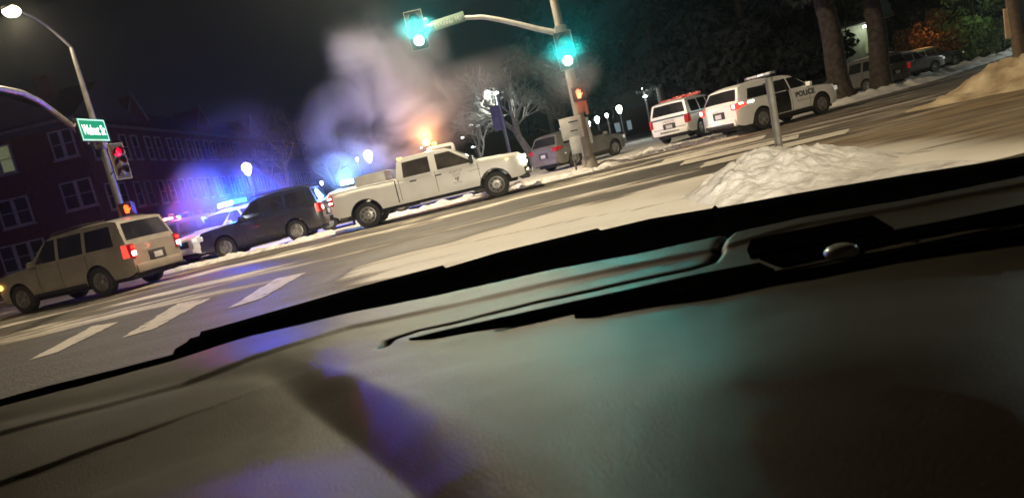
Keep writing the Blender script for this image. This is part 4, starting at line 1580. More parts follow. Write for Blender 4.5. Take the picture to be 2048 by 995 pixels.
# illuminated street name sign
sg_h = .80
dd = (sgB - sgA); ln = math.hypot(dd.x, dd.y)
ang = math.atan2(dd.y, dd.x)
mid = (sgA + sgB) / 2
sign = empty('street_sign', LW(mid), ang)
sign.parent = left
M_sgreen = mat('lit_green_panel', (.0, .06, .03), .4, emit=(.0, .62, .26), estr=.5)
M_swhite = mat('lit_white_print', (.8, .9, .85), .4, emit=(.95, 1, .93), estr=2)
M_sedge = mat('lit_white_border', (.2, .3, .25), .4, emit=(.5, 1, .72), estr=.8)
mb = MB(); mb.box((0, .07, 0), (ln, .14, sg_h), None, .02)
mb.build('sign_case', M_sigblack, sign, True)
mb = MB(); mb.box((0, -.008, 0), (ln - .02, .01, sg_h - .02))
mb.build('sign_panel', M_sgreen, sign)
mb = MB()
for z in (-1, 1): mb.box((0, -.016, z * (sg_h / 2 - .045)), (ln - .06, .006, .05))
for x in (-1, 1): mb.box((x * (ln / 2 - .05), -.016, 0), (.05, .0065, sg_h - .09))
mb.build('sign_border', M_sedge, sign)
vs, fs = text_mesh('Walnut St', .50, .006)
w_ = max(v.x for v in vs) - min(v.x for v in vs)
mb = MB()
mb.add([(v.x * (ln - .3) / w_, -.022, v.y - .17) for v in vs], fs)
mb.build('sign_lettering', M_swhite, sign)
mb = MB()
mb.tube([(-ln / 2 - .12, .07, .1), (-ln / 2 + .1, .07, .3)], .03, 8)
mb.box((-ln / 2 + .35, .07, -sg_h / 2 - .04), (.08, .05, .12)); mb.box((ln / 2 - .35, .07, -sg_h / 2 - .04), (.08, .05, .12))
mb.build('sign_bracket', M_galv, sign, True)
signal_head(left, LW(D(240, 322, 26.0)), (1.9, -1, 0), 0)
ped_signal(left, LW(D(254, 418, 26.0)), (.15, -1, 0), False)
mb = MB()
mb.tube([(0, 0, LW(D(240, 322, 26)).z - .3), tuple(LW(D(236, 336, 26.1)))], .03, 8)
mb.tube([(0, 0, LW(D(254, 418, 26)).z), tuple(LW(D(252, 419, 26.15)))], .03, 8)
mb.build('signal_bracket', M_galv, left, True)
point_light('hand_light', LW(D(254, 418, 25.6)), 16, (1, .2, .05), .1, left)
point_light('red_light', LW(D(243, 303, 25.6)), 9, (1, .04, .08), .1, left)

# --------------------------------------------------- right pole: mast arm with two green signals
YR = 25.6
base = G(1180, 342)
RB = Vector((base.x + .05, base.y, 0))
YR = base.y
right = empty('signal_pole', RB, 0, 'thick signal pole with curved mast arm carrying two green signals', 'signal pole')
RW = lambda p: Vector(p) - RB
mb = MB()
mb.tube([(0, 0, 0), (0, 0, 4.0), (0, 0, 10.2)], [.20, .17, .10], 20)
mb.lathe([(.36, 0), (.36, .10), (.30, .18), (.23, .5), (.205, .55)], (0, 0, 0), 'Z', 20)
mb.lathe([(.48, -.02), (.48, .06), (.40, .08), (.1, .08)], (0, 0, 0), 'Z', 20)
mb.build('pole', mat('sand_painted_pole', (.2, .18, .145), .65, metal=.1, col2=(.15, .13, .11), scale=4, bump=.1), right, True)
RWp = lambda px, py, dy=0: RW(D(px, py, YR + dy))
am = [(1113, 70), (1075, 58), (1040, 49), (1000, 40), (965, 34), (930, 36), (895, 44), (858, 52), (836, 58)]
mb = MB()
pts = [RWp(x, y, -.05 * i) for i, (x, y) in enumerate(am)]
pts[0] = Vector((0, 0, pts[0].z))
mb.tube(resample(pts, 40).tolist(), list(np.linspace(.105, .055, 40)), 14)
mb.build('mast_arm', mat('pale_painted_arm', (.5, .49, .46), .45, metal=.2, col2=(.4, .39, .36), scale=5), right, True)
mb = MB(); mb.box(tuple(pts[0]), (.42, .42, .55), None, .05)
mb.build('arm_collar', M_galv, right, True)
cobra(right, (0, 0, 10.2), RW(Vector((-2.2, YR - 1.5, 10.9))), M_galv, M_bulb, 14000, LAMPCOL, .2)
# green heads: lowest lens at the bright spots
def green_head(px, py, Y, tgt=(0, 0, 1.2)):
    p = D(px, py, Y) + Vector((0, 0, .345))
    face = Vector(tgt) - p
    h = signal_head(right, RW(p), face, 2)
    q = D(px, py, Y - .22)
    point_light('green_glow', RW(q), 900, (.0, .9, .86), .12, right, 25, tuple(RW(Vector((0, 0, 2.0)))), .7)
    point_light('green_spill', RW(q), 4600, (.0, .9, .86), .12, right, 90, tuple(RW(Vector((0, 0, 20.0)))), .8)
    return h


green_head(838, 81, YR - .75)
green_head(1135.5, 121, YR - .55)
mb = MB()
for px, py in ((838, 81), (1135.5, 121)):
    p = RW(D(px, py, YR - .4)) + Vector((0, .12, .3))
    mb.tube([p, p + Vector((0, .0, .55 if px < 1000 else .5)), (p.x if px < 1000 else 0, p.y + .3, p.z + (.6 if px < 1000 else .5))], .03, 8)
mb.build('signal_bracket', M_galv, right, True)
ped_signal(right, RWp(1158, 188, -.4), (-.12, -1, 0), True)
point_light('hand_light', RWp(1158, 188, -.8), 14, (1, .2, .06), .1, right)
mb = MB()
mb.box(tuple(RWp(1161, 210, -.22)), (.28, .14, .55), None, .03)
mb.box(tuple(RWp(1172, 215, -.2)), (.12, .2, .5), None, .02)
mb.build('signal_bracket', mat('red_brown_box', (.3, .1, .06), .5, col2=(.22, .1, .07), scale=8), right, True)
# push boxes and backs of signs clamped on the pole
def sign_back(px0, py0, w, h, dy, nm='sign_plate'):
    p = RWp(px0, py0, dy)
    mb = MB(); mb.box(tuple(p), (w, .012, h), None, .004)
    mb.build(nm, M_signback, right, True)


sign_back(1143, 256, .78, .78, -.26)
sign_back(1152, 290, .40, .62, -.28)
sign_back(1170, 262, .42, .95, .24)
mb = MB()
mb.box(tuple(RWp(1146, 243, -.29)), (.34, .03, .05)); mb.box(tuple(RWp(1148, 261, -.29)), (.26, .03, .05))
mb.build('sign_clamp', M_trim, right)
# green street name sign on the mast arm, unlit
sA, sB = D(864, 53, YR - .55), D(929, 33, YR - .45)
c_ = RW((sA + sB) / 2)
w_ = (sB - sA).length
tl = math.atan2((sB - sA).z, (sB - sA).x)
s2 = empty('street_sign', c_, 0)
s2.parent = right
s2.rotation_euler = (0, -tl, 0)
mb = MB(); mb.box((0, 0, 0), (w_, .03, .34), None, .01)
mb.build('sign_panel', mat('dull_green_panel', (.10, .17, .13), .5, col2=(.14, .2, .17), scale=3), s2, True)
mb = MB()
rn = random.Random(5)
for k in range(9):
    if k == 6: continue
    x = -w_ / 2 + .12 + (w_ - .24) * (k + .1) / 9
    mb.box((x, -.018, 0), (.02, .004, .16)); mb.box((x + .04, -.018, rn.choice((-.07, 0, .07))), (.06, .0045, .02)); mb.box((x + .07, -.018, rn.choice((-.03, .03))), (.02, .005, .1))
mb.build('sign_lettering', mat('dull_white_print', (.3, .36, .33), .5, col2=(.36, .4, .38), scale=9), s2)
mb = MB()
p = RW(D(852, 44, YR - .55))
mb.lathe([(.09, -.05), (.10, .05), (.03, .14), (.001, .15)], p, 'Z', 14)
mb.tube([p, p + Vector((0, 0, -.35))], .03, 8)
mb.build('camera_pod', M_galv, right, True)

# --------------------------------------------------- thin sign post beside the pole, short grey post in the snow pile
a, b = D(1136, 262, 27.2), D(1153, 341, 27.2)
t1 = empty('sign_post', (b.x, 27.2, 0), 0, 'thin leaning steel post just left of the thick signal pole base', 'post')
mb = MB()
mb.tube([(0, 0, 0), (a.x - b.x, 0, a.z)], .035, 8)
mb.build('post', M_galv, t1, True)
mb = MB(); mb.box((a.x - b.x, .05, a.z - .1), (.3, .01, .45), None, .003)
mb.build('plate', M_signback, t1)
top = D(1537, 157, 10.9)
t2 = MB()
px_ = D(1557, 296, 10.9)
t2.tube([(0, 0, -.1), (top.x - px_.x, 0, top.z)], .058, 18)
t2.lathe([(.060, 0), (.056, .012), (.001, .02)], (top.x - px_.x, 0, top.z), 'Z', 18)
o = t2.build('steel_post', M_greypost, None, True)
o.location = (px_.x, 10.9, 0)
tag(o, 'short grey steel post standing in the ploughed snow pile', 'post')

# --------------------------------------------------- street lamp at our own corner, behind the car
near = empty('street_lamp', (9.0, -24.0, 0), 0, 'street lamp on the near corner, outside the picture behind the car', 'street lamp')
mb = MB()
mb.tube([(0, 0, 0), (0, 0, 9.5)], [.14, .08], 14)
mb.build('pole', M_galv, near, True)
cobra(near, (0, 0, 9.5), (-2.5, 2.5, 10), M_galv, M_bulb, 84000, LAMPCOL, .2)

# --------------------------------------------------- lamp posts of the park
GRPL = 'white park lamp posts in the distance'


def globe_lamp(px, py, Y, r, label, power=0, lit=M_bulbglobe, name='park_lamp'):
    p = D(px, py, Y)
    e = empty(name, (p.x, Y, 0), 0, label, 'lamp post', GRPL)
    mb = MB()
    mb.tube([(0, 0, 0), (0, 0, p.z - r)], [.07, .045], 8)
    mb.lathe([(.13, 0), (.12, .4), (.07, .5)], (0, 0, 0), 'Z', 10)
    mb.build('post', M_greypost, e, True)
    mb = MB(); mb.lathe([(.05, p.z - r * 1.7), (r * .55, p.z - r * 1.2), (r, p.z - r * .1), (r * .85, p.z + r * .6), (r * .3, p.z + r), (.001, p.z + r * 1.05)], (0, 0, 0), 'Z', 16)
    mb.build('globe', lit, e, True)
    if power: point_light('lamp_light', (0, 0, p.z + .1), power, (1, .96, .88), .3, e)
    return e


globe_lamp(493, 335, 36, .24, 'bright globe lamp above the blue police lights', 110)
globe_lamp(736, 310, 46, .30, 'globe lamp glowing through the steam above the pickup bed', 160)
globe_lamp(714, 318, 70, .16, 'small dim lamp just left of the steam lit globe lamp', 0)
globe_lamp(643, 365, 60, .13, 'tiny lamp above the roof of the dark blue suv', 0)
globe_lamp(1238, 217, 57, .25, 'largest of the row of round lamps right of the signal pole', 500)
globe_lamp(1213, 230, 58, .14, 'smallest lamp of the row right of the signal pole', 0)
globe_lamp(1194, 238, 56, .21, 'round lamp third from the right in the row right of the signal pole', 0)
globe_lamp(1176, 247, 55, .2, 'round lamp touching the edge of the signal pole', 0)


def tall_lamp(px, py, Y, label, heads=((-.9, 0), (.25, 0)), power=0, s=.22, post=M_greypost):
    p = D(px, py, Y)
    e = empty('tall_lamp', (p.x, Y, 0), 0, label, 'lamp post', GRPL)
    mb = MB()
    mb.tube([(0, 0, 0), (0, 0, p.z)], [.10, .06], 8)
    for hx, hz in heads: mb.tube([(0, 0, p.z), (hx, 0, p.z + hz + .05)], .035, 6)
    mb.build('post', post, e, True)
    for hx, hz in heads:
        mb = MB(); mb.sphere((hx, 0, p.z + hz), s, 12, 8, .55)
        mb.build('lamp_head', M_bulbcool, e, True)
    if power: point_light('lamp_light', (heads[0][0], 0, p.z - .5), power, (.86, 1, .96), .3, e, *((125, (heads[0][0] - 3, -4, 0)) if power > 5000 else ()))
    return e


tall_lamp(990, 184, 58, 'tall double headed lamp over the lit bare tree', ((-.62, .15), (.05, -.1)), 1500, .24)
tall_lamp(953, 250, 96, 'double headed lamp left of the bare tree, lower and farther', ((-.7, .15), (.1, -.1)), 0, .3)
tall_lamp(925, 275, 120, 'single lamp over the pickup windscreen', ((0, 0),), 0, .26)
tall_lamp(949, 294, 150, 'far double lamp just above the pickup bonnet', ((-.4, .1), (.5, 0)), 0, .3)
tall_lamp(868, 298, 130, 'far lamp above the pickup cab roof', ((-.1, 0), (.6, .2)), 0, .28)
tall_lamp(851, 291, 140, 'double lamp above the front of the pickup cab', ((-.9, -.2), (.1, .3)), 0, .24)
tall_lamp(1045, 265, 70, 'lamp right of the bare tree trunk', ((0, 0),), 0, .22)
tall_lamp(1287, 178, 52, 'tall pale lamp post left of the white patrol suv', ((-.05, 0), (.0, -.55)), 250, .17, M_bulbcool if False else M_greypost)
tall_lamp(2330, -190, 52, 'tall park lamp beyond the right edge of the picture', ((0, 0),), 13000, .25)
# blue banner post in front of the bare tree
p = D(983, 190, 50); q = D(1020, 300, 50)
e = empty('banner_post', (q.x, 50, 0), 0, 'lamp post carrying dark blue banners in front of the bare tree', 'banner post')
mb = MB(); mb.tube([(0, 0, 0), (0, 0, p.z)], .06, 8); mb.build('post', mat('blue_lit_post', (.2, .2, .3), .5, col2=(.25, .25, .34), scale=4), e, True)
for k, (px, py, w) in enumerate(((996, 236, .85),)):
    c_ = D(px, py, 50)
    mb = MB()
    A = []
    for i in range(9):
        A.append([(c_.x - q.x - w / 2 + w * i / 8, .04 * math.sin(i), c_.z - .85 + 1.7 * j / 6) for j in range(7)])
    grid_obj('banner', np.array(A), mat('navy_banner', (.06, .06, .16), .7, col2=(.09, .09, .2), scale=2), e)
    mb = MB()
    mb.tube([(c_.x - q.x - w / 2, 0, c_.z + .86), (0, 0, c_.z + .86)], .02, 6); mb.tube([(c_.x - q.x - w / 2, 0, c_.z - .86), (0, 0, c_.z - .86)], .02, 6)
    mb.build('banner_arm', M_greypost, e, True)
# pink glowing hooks stand in for lit ground floor window frames
for i, (px, py, lb) in enumerate(((345, 430, 'left of the pair of low hooked lit window frame shapes at the foot of the brick building'), (374, 426, 'right of the pair of low hooked lit window frame shapes at the foot of the brick building'))):
    p = D(px, py, 38)
    e = empty('hooked_frame', (p.x + .25, 38, 0), 0, lb, 'lamp post')
    mb = MB(); mb.tube([(0, 0, 0), (0, 0, p.z), (-.08, 0, p.z + .06), (-.3, 0, p.z + .06)], .035, 8); mb.build('post', M_greypost, e, True)
    mb = MB(); mb.box((-.3, 0, p.z + .05), (.3, .14, .1), None, .03); mb.build('lamp_head', mat('pink_glow_frame', (.55, .35, .35), .5, col2=(.5, .3, .32), scale=5, emit=(1, .4, .4), estr=.12), e, True)
# pale sign panel and dark pole at the right edge
e = empty('sign_pole', (0, 0, 0), 0, 'dark wooden pole with a pale sign panel at the right edge of the picture', 'sign pole')
b = D(2046, 160, 22)
e.location = (b.x, 22, 0)
mb = MB(); mb.tube([(0, 0, 0), (-.12, 0, 8.5)], [.17, .14], 12); mb.build('pole', mat('dark_wood_pole', (.07, .05, .035), .9, col2=(.12, .08, .05), scale=6, bump=.5), e, True)
c_ = D(2021, 46, 22) - e.location
mb = MB(); mb.box(tuple(c_), (.40, .04, .92), Matrix.Rotation(rad(3), 3, 'Y'), .015); mb.build('sign_panel', mat('cream_sign', (.5, .36, .24), .6, col2=(.42, .3, .2), scale=4), e, True)

# ================================================================== BUILDING
M_brick = mat('red_brick', (.08, .03, .024), .9, col2=(.045, .02, .017), scale=3, bump=.3, bscale=12)
M_roof = mat('dark_slate', (.035, .035, .04), .8, col2=(.05, .05, .055), scale=4)
M_wtrim = mat('white_window_trim', (.27, .26, .255), .7, col2=(.18, .175, .17), scale=6)
M_wtrimd = mat('weathered_trim', (.14, .13, .13), .8, col2=(.09, .085, .085), scale=3)
M_pane = mat('dark_window_glass', (.02, .02, .025), .12, col2=(.03, .03, .035), scale=1)
M_panelit = mat('lit_window_glass', (.3, .34, .22), .4, emit=(.75, .85, .4), estr=.14, col2=(.2, .22, .15), scale=3)
bld = empty('brick_building', (0, 0, 0), 0, 'long dark brick building with white framed paired windows at the left', 'building')


def facade(P0, P1, z1, name='wall', thick=9.0):
    """front wall from P0 to P1 (seen from -Y), with a wing body behind"""
    d = (P1 - P0); L_ = d.length; d.normalize()
    nrm = Vector((d.y, -d.x, 0))
    if nrm.y > 0: nrm = -nrm
    back = -nrm * thick
    mb = MB()
    v = [P0, P1, P1 + back, P0 + back]
    mb.add([(*p.xy, 0) for p in v] + [(*p.xy, z1) for p in v], [(0, 1, 5, 4), (1, 2, 6, 5), (2, 3, 7, 6), (3, 0, 4, 7), (4, 5, 6, 7)])
    mb.build(name, M_brick, bld)
    # pitched roof with eaves
    e = nrm * .5
    rv = [P0 + e - d * .4, P1 + e + d * .4, P1 + back - e + d * .4, P0 + back - e - d * .4]
    r0, r1 = (rv[0] + rv[3]) / 2, (rv[1] + rv[2]) / 2
    mb = MB()
    mb.add([(*p.xy, z1 + .02) for p in rv] + [(*r0.xy, z1 + 3.2), (*r1.xy, z1 + 3.2)], [(0, 1, 5, 4), (2, 3, 4, 5), (0, 4, 3), (1, 2, 5), (0, 1, 2, 3)])
    mb.build('roof', M_roof, bld)
    mb = MB()
    c = (P0 + P1) / 2 + nrm * .52
    mb.box((c.x, c.y, z1 - .05), (L_ + .8, .14, .22), Matrix.Rotation(math.atan2(d.y, d.x), 3, 'Z'))
    mb.build('gutter', M_wtrimd, bld)
    return d, nrm, L_


def window(P, d, nrm, w, h, z, lit=False, n=2, trim=.09):
    a = math.atan2(d.y, d.x)
    R = Matrix.Rotation(a, 3, 'Z')
    c = Vector((P.x, P.y, z))
    mb = MB()
    mb.box(tuple(c + nrm * .02), (w, .06, h), R)
    wo = mb.build('window', M_panelit if lit else M_pane, bld)
    mb = MB()
    for s_ in (-1, 1):
        mb.box(tuple(c + nrm * .07 + d * (s_ * w / 2)), (trim, .10, h + trim), R)
    for s_ in (-1, 1):
        mb.box(tuple(c + nrm * .07 + Vector((0, 0, s_ * (h / 2)))), (w, .102, trim), R)
    for k in range(1, n):
        mb.box(tuple(c + nrm * .075 + d * (-w / 2 + w * k / n)), (trim * 2.2, .11, h), R)
    mb.box(tuple(c + nrm * .06), (w, .05, trim * .5), R)
    mb.build('frame', M_wtrim, wo)
    mb = MB()
    mb.box(tuple(c + nrm * .10 + Vector((0, 0, -h / 2 - .12))), (w + .3, .2, .1), R)
    mb.build('sill', M_wtrim, wo)


YB = 53.7
W0, W1 = D(-260, 600, YB), D(226, 500, YB)
W0.z = W1.z = 0
d, nrm, L_ = facade(W0, W1, 11.4)
def onplane(px, py, P0, nrm):
    r = ray(px, py)
    cam0 = Vector((0, 0, CAM_H))
    t = (P0 - cam0).dot(nrm) / r.dot(nrm)
    return cam0 + r * t


for px, py, w, h, lit in ((158, 388, 2.0, 1.75, 0), (32, 424, 2.0, 1.75, 0), (-96, 455, 2.0, 1.75, 0), (127, 288, 1.5, 1.75, 0), (-2, 322, 1.9, 1.75, 1), (-130, 352, 2.0, 1.75, 0),
                          (180, 488, 1.3, 1.6, 0), (50, 511, 3.0, 1.7, 0), (-80, 545, 3.0, 1.7, 0)):
    p = onplane(px, py, W0, nrm)
    window(p, d, nrm, w * 1.14, h * 1.14, p.z, bool(lit), 3 if w > 2.5 else 2, .12)
V0 = W1 + Vector((.08, .3, 0))
V1 = Vector((V0.x, 120, 0))
d2, n2, L2_ = facade(V0, V1, 10.9)
# rows of paired windows on the receding wing
k = 0
s_ = 2.5
while s_ < L2_ - 2 and k < 15:
    for z in (2.0, 5.3, 9.3):
        p = V0 + d2 * s_
        for q in (-.95, .95):
            pp = p + d2 * q
            window(Vector((pp.x, pp.y, 0)), d2, n2, 1.0, 2.0, z, False, 1, .10)
    s_ += 4.3
    k += 1
# gabled dormers and a chimney
def dormer(sd, w=3.4):
    p = V0 + d2 * sd + n2 * .1
    a = math.atan2(d2.y, d2.x)
    M = Matrix.Translation((p.x, p.y, 10.9)) @ Matrix.Rotation(a, 4, 'Z')
    mb = MB(); mb.prism([(-w / 2, 0), (w / 2, 0), (w / 2, 1.0), (0, 3.0), (-w / 2, 1.0)], 3.0, M @ Matrix.Translation((0, 1.5, 0)))
    mb.build('dormer', M_brick, bld)
    mb = MB()
    for sg in (-1, 1):
        u = Vector((w / 2 + .2, 0, -2.1)); l = math.hypot(w / 2, 2.0)
        mb.box(tuple(M @ Vector((sg * w / 4, -.05, 2.12))), (l + .4, .14, .14), (Matrix.Rotation(a, 3, 'Z') @ Matrix.Rotation(sg * math.atan2(2.0, w / 2), 3, 'Y')))
    mb.build('dormer_trim', M_wtrimd, bld)


for sd in (9.5, 24, 40): dormer(sd)
mb = MB(); c = V0 + d2 * 3 - n2 * 3
mb.box((c.x, c.y, 13.5), (1.1, 1.1, 4.0)); mb.build('chimney', M_brick, bld)

# ================================================================== TREES
def bare_tree(name, loc, h, r, m, label, seed=1, levels=5, spread=.55, lean=(0, 0), grp=None, sub=3):
    rn = random.Random(seed)
    e = empty(name, loc, 0, label, 'tree', grp)
    tr, cr = MB(), MB()

    def grow(p, d, l, r_, lev):
        pts = [p]
        q, dd = p.copy(), d.copy()
        n = 4 if lev < 3 else 3
        for i in range(n):
            dd = (dd + Vector((rn.uniform(-1, 1), rn.uniform(-1, 1), rn.uniform(-.6, .8))) * .16).normalized()
            q = q + dd * l / n
            pts.append(q.copy())
        (tr if lev == 0 else cr).tube(pts, list(np.linspace(r_, r_ * .62, len(pts))), 10 if lev == 0 else (6 if lev < 3 else 3), cap=lev < 2)
        if lev >= levels: return
        nb = rn.randint(sub, sub + 2)
        for k in range(nb):
            a = rn.uniform(0, 2 * math.pi)
            t = rn.uniform(.45, 1.0) if lev > 0 else rn.uniform(.6, 1)
            i = min(int(t * n), n - 1)
            b = pts[i].lerp(pts[i + 1], t * n - i)
            o = dd.orthogonal().normalized()
            o = Matrix.Rotation(a, 3, dd) @ o
            nd = (dd + o * spread * rn.uniform(.6, 1.7) + Vector((0, 0, .12))).normalized()
            grow(b, nd, l * rn.uniform(.58, .82), r_ * rn.uniform(.42, .6), lev + 1)
    grow(Vector((0, 0, -.1)), Vector((lean[0], lean[1], 1)).normalized(), h * .32, r, 0)
    tr.build('trunk', m, e, True)
    cr.build('crown', m, e, True)
    return e


def leaf_cloud(blobs, n, size, seed):
    """many small crossed leaf quads spread through ellipsoid clumps; returns arrays"""
    rn = np.random.default_rng(seed)
    V = []
    for (cx, cy, cz, rx, ry, rz, wgt) in blobs:
        k = int(n * wgt)
        u = rn.normal(size=(k, 3))
        u /= np.linalg.norm(u, axis=1)[:, None]
        rr = rn.uniform(.35, 1.0, k) ** .5
        c = np.stack([cx + u[:, 0] * rx * rr, cy + u[:, 1] * ry * rr, cz + u[:, 2] * rz * rr], 1)
        a = rn.normal(size=(k, 3)); a /= np.linalg.norm(a, axis=1)[:, None]
        b = np.cross(a, rn.normal(size=(k, 3))); b /= np.linalg.norm(b, axis=1)[:, None]
        s1 = (size * rn.uniform(.5, 1.4, k))[:, None]
        V.append(np.stack([c - a * s1, c + b * s1 * .45, c + a * s1, c - b * s1 * .45], 1))
    return np.concatenate(V).reshape(-1, 3)


def mesh_quads(name, V, m, parent):
    n = len(V) // 4
    me = bpy.data.meshes.new(name)
    me.vertices.add(len(V)); me.vertices.foreach_set('co', V.astype(np.float32).ravel())
    me.loops.add(n * 4); me.loops.foreach_set('vertex_index', np.arange(n * 4, dtype=np.int32))
    me.polygons.add(n); me.polygons.foreach_set('loop_start', np.arange(0, n * 4, 4, dtype=np.int32))
    me.update(calc_edges=True)
    me.materials.append(m)
    o = bpy.data.objects.new(name, me)
    COL.objects.link(o)
    o.parent = parent
    return o


def leafy_tree(name, loc, trunk_r, trunk_h, H, W, m, label, seed=1, n=9000, size=.28, lean=0.0, cat='tree', conifer=False, lift=0, grp=None):
    rn = random.Random(seed)
    e = empty(name, loc, 0, label, cat, grp)
    mb = MB()
    N = 10
    pts = [Vector((lean * t * H * .5 + .12 * math.sin(t * 5 + seed) * trunk_r, .1 * math.cos(t * 4) * trunk_r, t * H * .9)) for t in np.linspace(0, 1, N)]
    mb.tube(pts, [trunk_r * (1.35 if i == 0 else 1) * (1 - .85 * (i / (N - 1)) ** 1.4) for i in range(N)], 14)
    mb.build('trunk', M_bark, e, True)
    lb = MB()
    blobs = []
    cnt = 22
    for k in range(cnt):
        t = rn.uniform(0, 1)
        z = trunk_h + (H - trunk_h) * t
        a = rn.uniform(0, 2 * math.pi)
        rad_ = W / 2 * ((1 - t) ** .8 + .08 if conifer else math.sin(math.pi * min(max(t * .85 + .12, 0), 1)) ** .6)
        q = rn.uniform(.3, .85) * rad_
        cx, cy = q * math.cos(a) + lean * z * .5, q * math.sin(a)
        s_ = rad_ * rn.uniform(.35, .6) + .2
        blobs.append((cx, cy, z, s_, s_, s_ * (.5 if conifer else .7), s_))
        lb.tube([(lean * z * .4, 0, max(z - rad_ * .3, trunk_h * .7)), (cx * .6, cy * .6, z - .1), (cx, cy, z)], [trunk_r * .25, trunk_r * .14, .02], 5, cap=False)
    tw = sum(b[6] for b in blobs)
    blobs = [(*b[:6], b[6] / tw) for b in blobs]
    lb.build('limb', M_bark, e, True)
    mesh_quads('crown', leaf_cloud(blobs, n, size, seed), m, e)
    return e


# lit bare tree by the banner post, leaning, pale bark
p = G(1062, 318); 
q = D(1052, 300, 56)
bare_tree('bare_tree', (q.x + .5, 56, 0), 11, .36, M_barkpale, 'pale bare tree brightly lit by lamps, right of the blue banner', 12, 6, .6, (-.22, 0), None, 3)
q = D(960, 300, 60)
bare_tree('bare_tree', (q.x, 60, 0), 8.5, .2, M_barkpale, 'smaller pale bare tree left of the blue banner', 23, 6, .7, (-.1, 0))
q = D(600, 400, 44)
bare_tree('bare_tree', (q.x, 44, 0), 9.0, .2, M_twig, 'reddish twiggy bare tree left of the steam', 31, 6, .7, (0, 0))
q = D(670, 400, 50)
bare_tree('bare_tree', (q.x, 50, 0), 8.0, .18, M_twig, 'reddish twiggy bare tree partly inside the steam', 37, 6, .7, (0, 0))
q = D(1180, 300, 60)
bare_tree('bare_tree', (q.x, 62, 0), 9.0, .2, M_twig, 'dark bare tree behind the thick signal pole', 47, 5, .7, (0, 0))
# two big trunks at the right
for px, py, px2, wd, lb, sd in ((1688, 197, 1640, .50, 'left of the two thick dark trunks behind the police suv', 3), (1768, 183, 1738, .46, 'right of the two thick dark trunks behind the police suv', 4)):
    Y = 33.5
    b = D(px, py, Y); t = D(px2, -20, Y)
    e = empty('big_tree', (b.x, Y, 0), 0, 'tall tree, ' + lb, 'tree')
    mb = MB()
    N = 14
    dx = (t.x - b.x) / (t.z)
    mb.tube([(dx * z + .06 * math.sin(z * 1.3 + sd), .05 * math.cos(z), z) for z in np.linspace(-.1, 9, N)], [wd * (1.3 if i == 0 else 1.08 if i == 1 else 1) * (1 - .35 * i / N) for i in range(N)], 20)
    mb.build('trunk', M_bark, e, True)
    rn = random.Random(sd)
    lb_ = MB()
    blobs = []
    for k in range(26):
        z = rn.uniform(5.2, 12)
        a = rn.uniform(0, 6.28); r_ = rn.uniform(1, 4.6)
        cx, cy = dx * z + r_ * math.cos(a), r_ * math.sin(a)
        lb_.tube([(dx * z, 0, z - 1), (cx * .5 + dx * z * .5, cy * .5, z - .2), (cx, cy, z)], [.1, .06, .02], 5, cap=False)
        blobs.append((cx, cy, z, 1.2, 1.2, .7, 1 / 26))
    lb_.build('limb', M_bark, e, True)
    mesh_quads('crown', leaf_cloud(blobs, 9000, .24, sd), M_leafdk, e)
# dark evergreens filling the upper middle and right
GE = 'dark evergreens behind the patrol cars'
for i, (px, Y, H, W, tr, lb) in enumerate(((1115, 66, 15, 9, .3, 'dark evergreen behind the green signal at the pole'), (1232, 74, 17, 10, .35, 'dark evergreen above the row of round lamps'), (1345, 52, 14, 9, .35, 'dark evergreen above the white patrol suv'),
                                  (1440, 60, 17, 10, .4, 'dark evergreen between the two white police cars'), (1530, 46, 14, 9, .4, 'dark evergreen above the police suv roof'), (1610, 58, 17, 11, .4, 'dark evergreen above the police suv bonnet'),
                                  (1850, 78, 17, 12, .4, 'dark evergreen far behind the snow covered car'), (1960, 80, 17, 12, .4, 'dark evergreen far behind the rusty shrub'), (1700, 75, 18, 12, .4, 'dark evergreen between the thick trunks'))):
    b = D(px, 300, Y)
    leafy_tree('evergreen_tree', (b.x, Y, 0), tr, 3.2 if i < 4 else 2.4, H, W, M_leafdk, lb, 50 + i, 9000, .34, 0, 'tree', True, grp=GE)
# shrubs at the far right
def shrub(px, py, Y, H, W, m, lb, sd, n=3500, sz=.16):
    b = D(px, py, Y)
    leafy_tree('shrub', (b.x, Y, 0), .08, .3, H, W, m, lb, sd, n, sz, 0, 'shrub')


shrub(1865, 140, 58, 4.6, 5.2, M_leafor, 'rusty brown shrub with an orange glow at the far right', 71)
shrub(1960, 110, 56, 6.5, 5.0, M_leafgr, 'bright green bush at the upper right edge', 72)
shrub(1908, 100, 60, 3.2, 4.0, M_leafdk, 'low dark bush between the rusty shrub and the green bush', 73)
point_light('garden_light', D(1862, 62, 55), 60, (1, .4, .1), .2)
point_light('garden_light', D(1955, 5, 53), 120, (.75, 1, .5), .2)
gl = [o for o in bpy.data.objects if o.name.startswith('garden_light')]

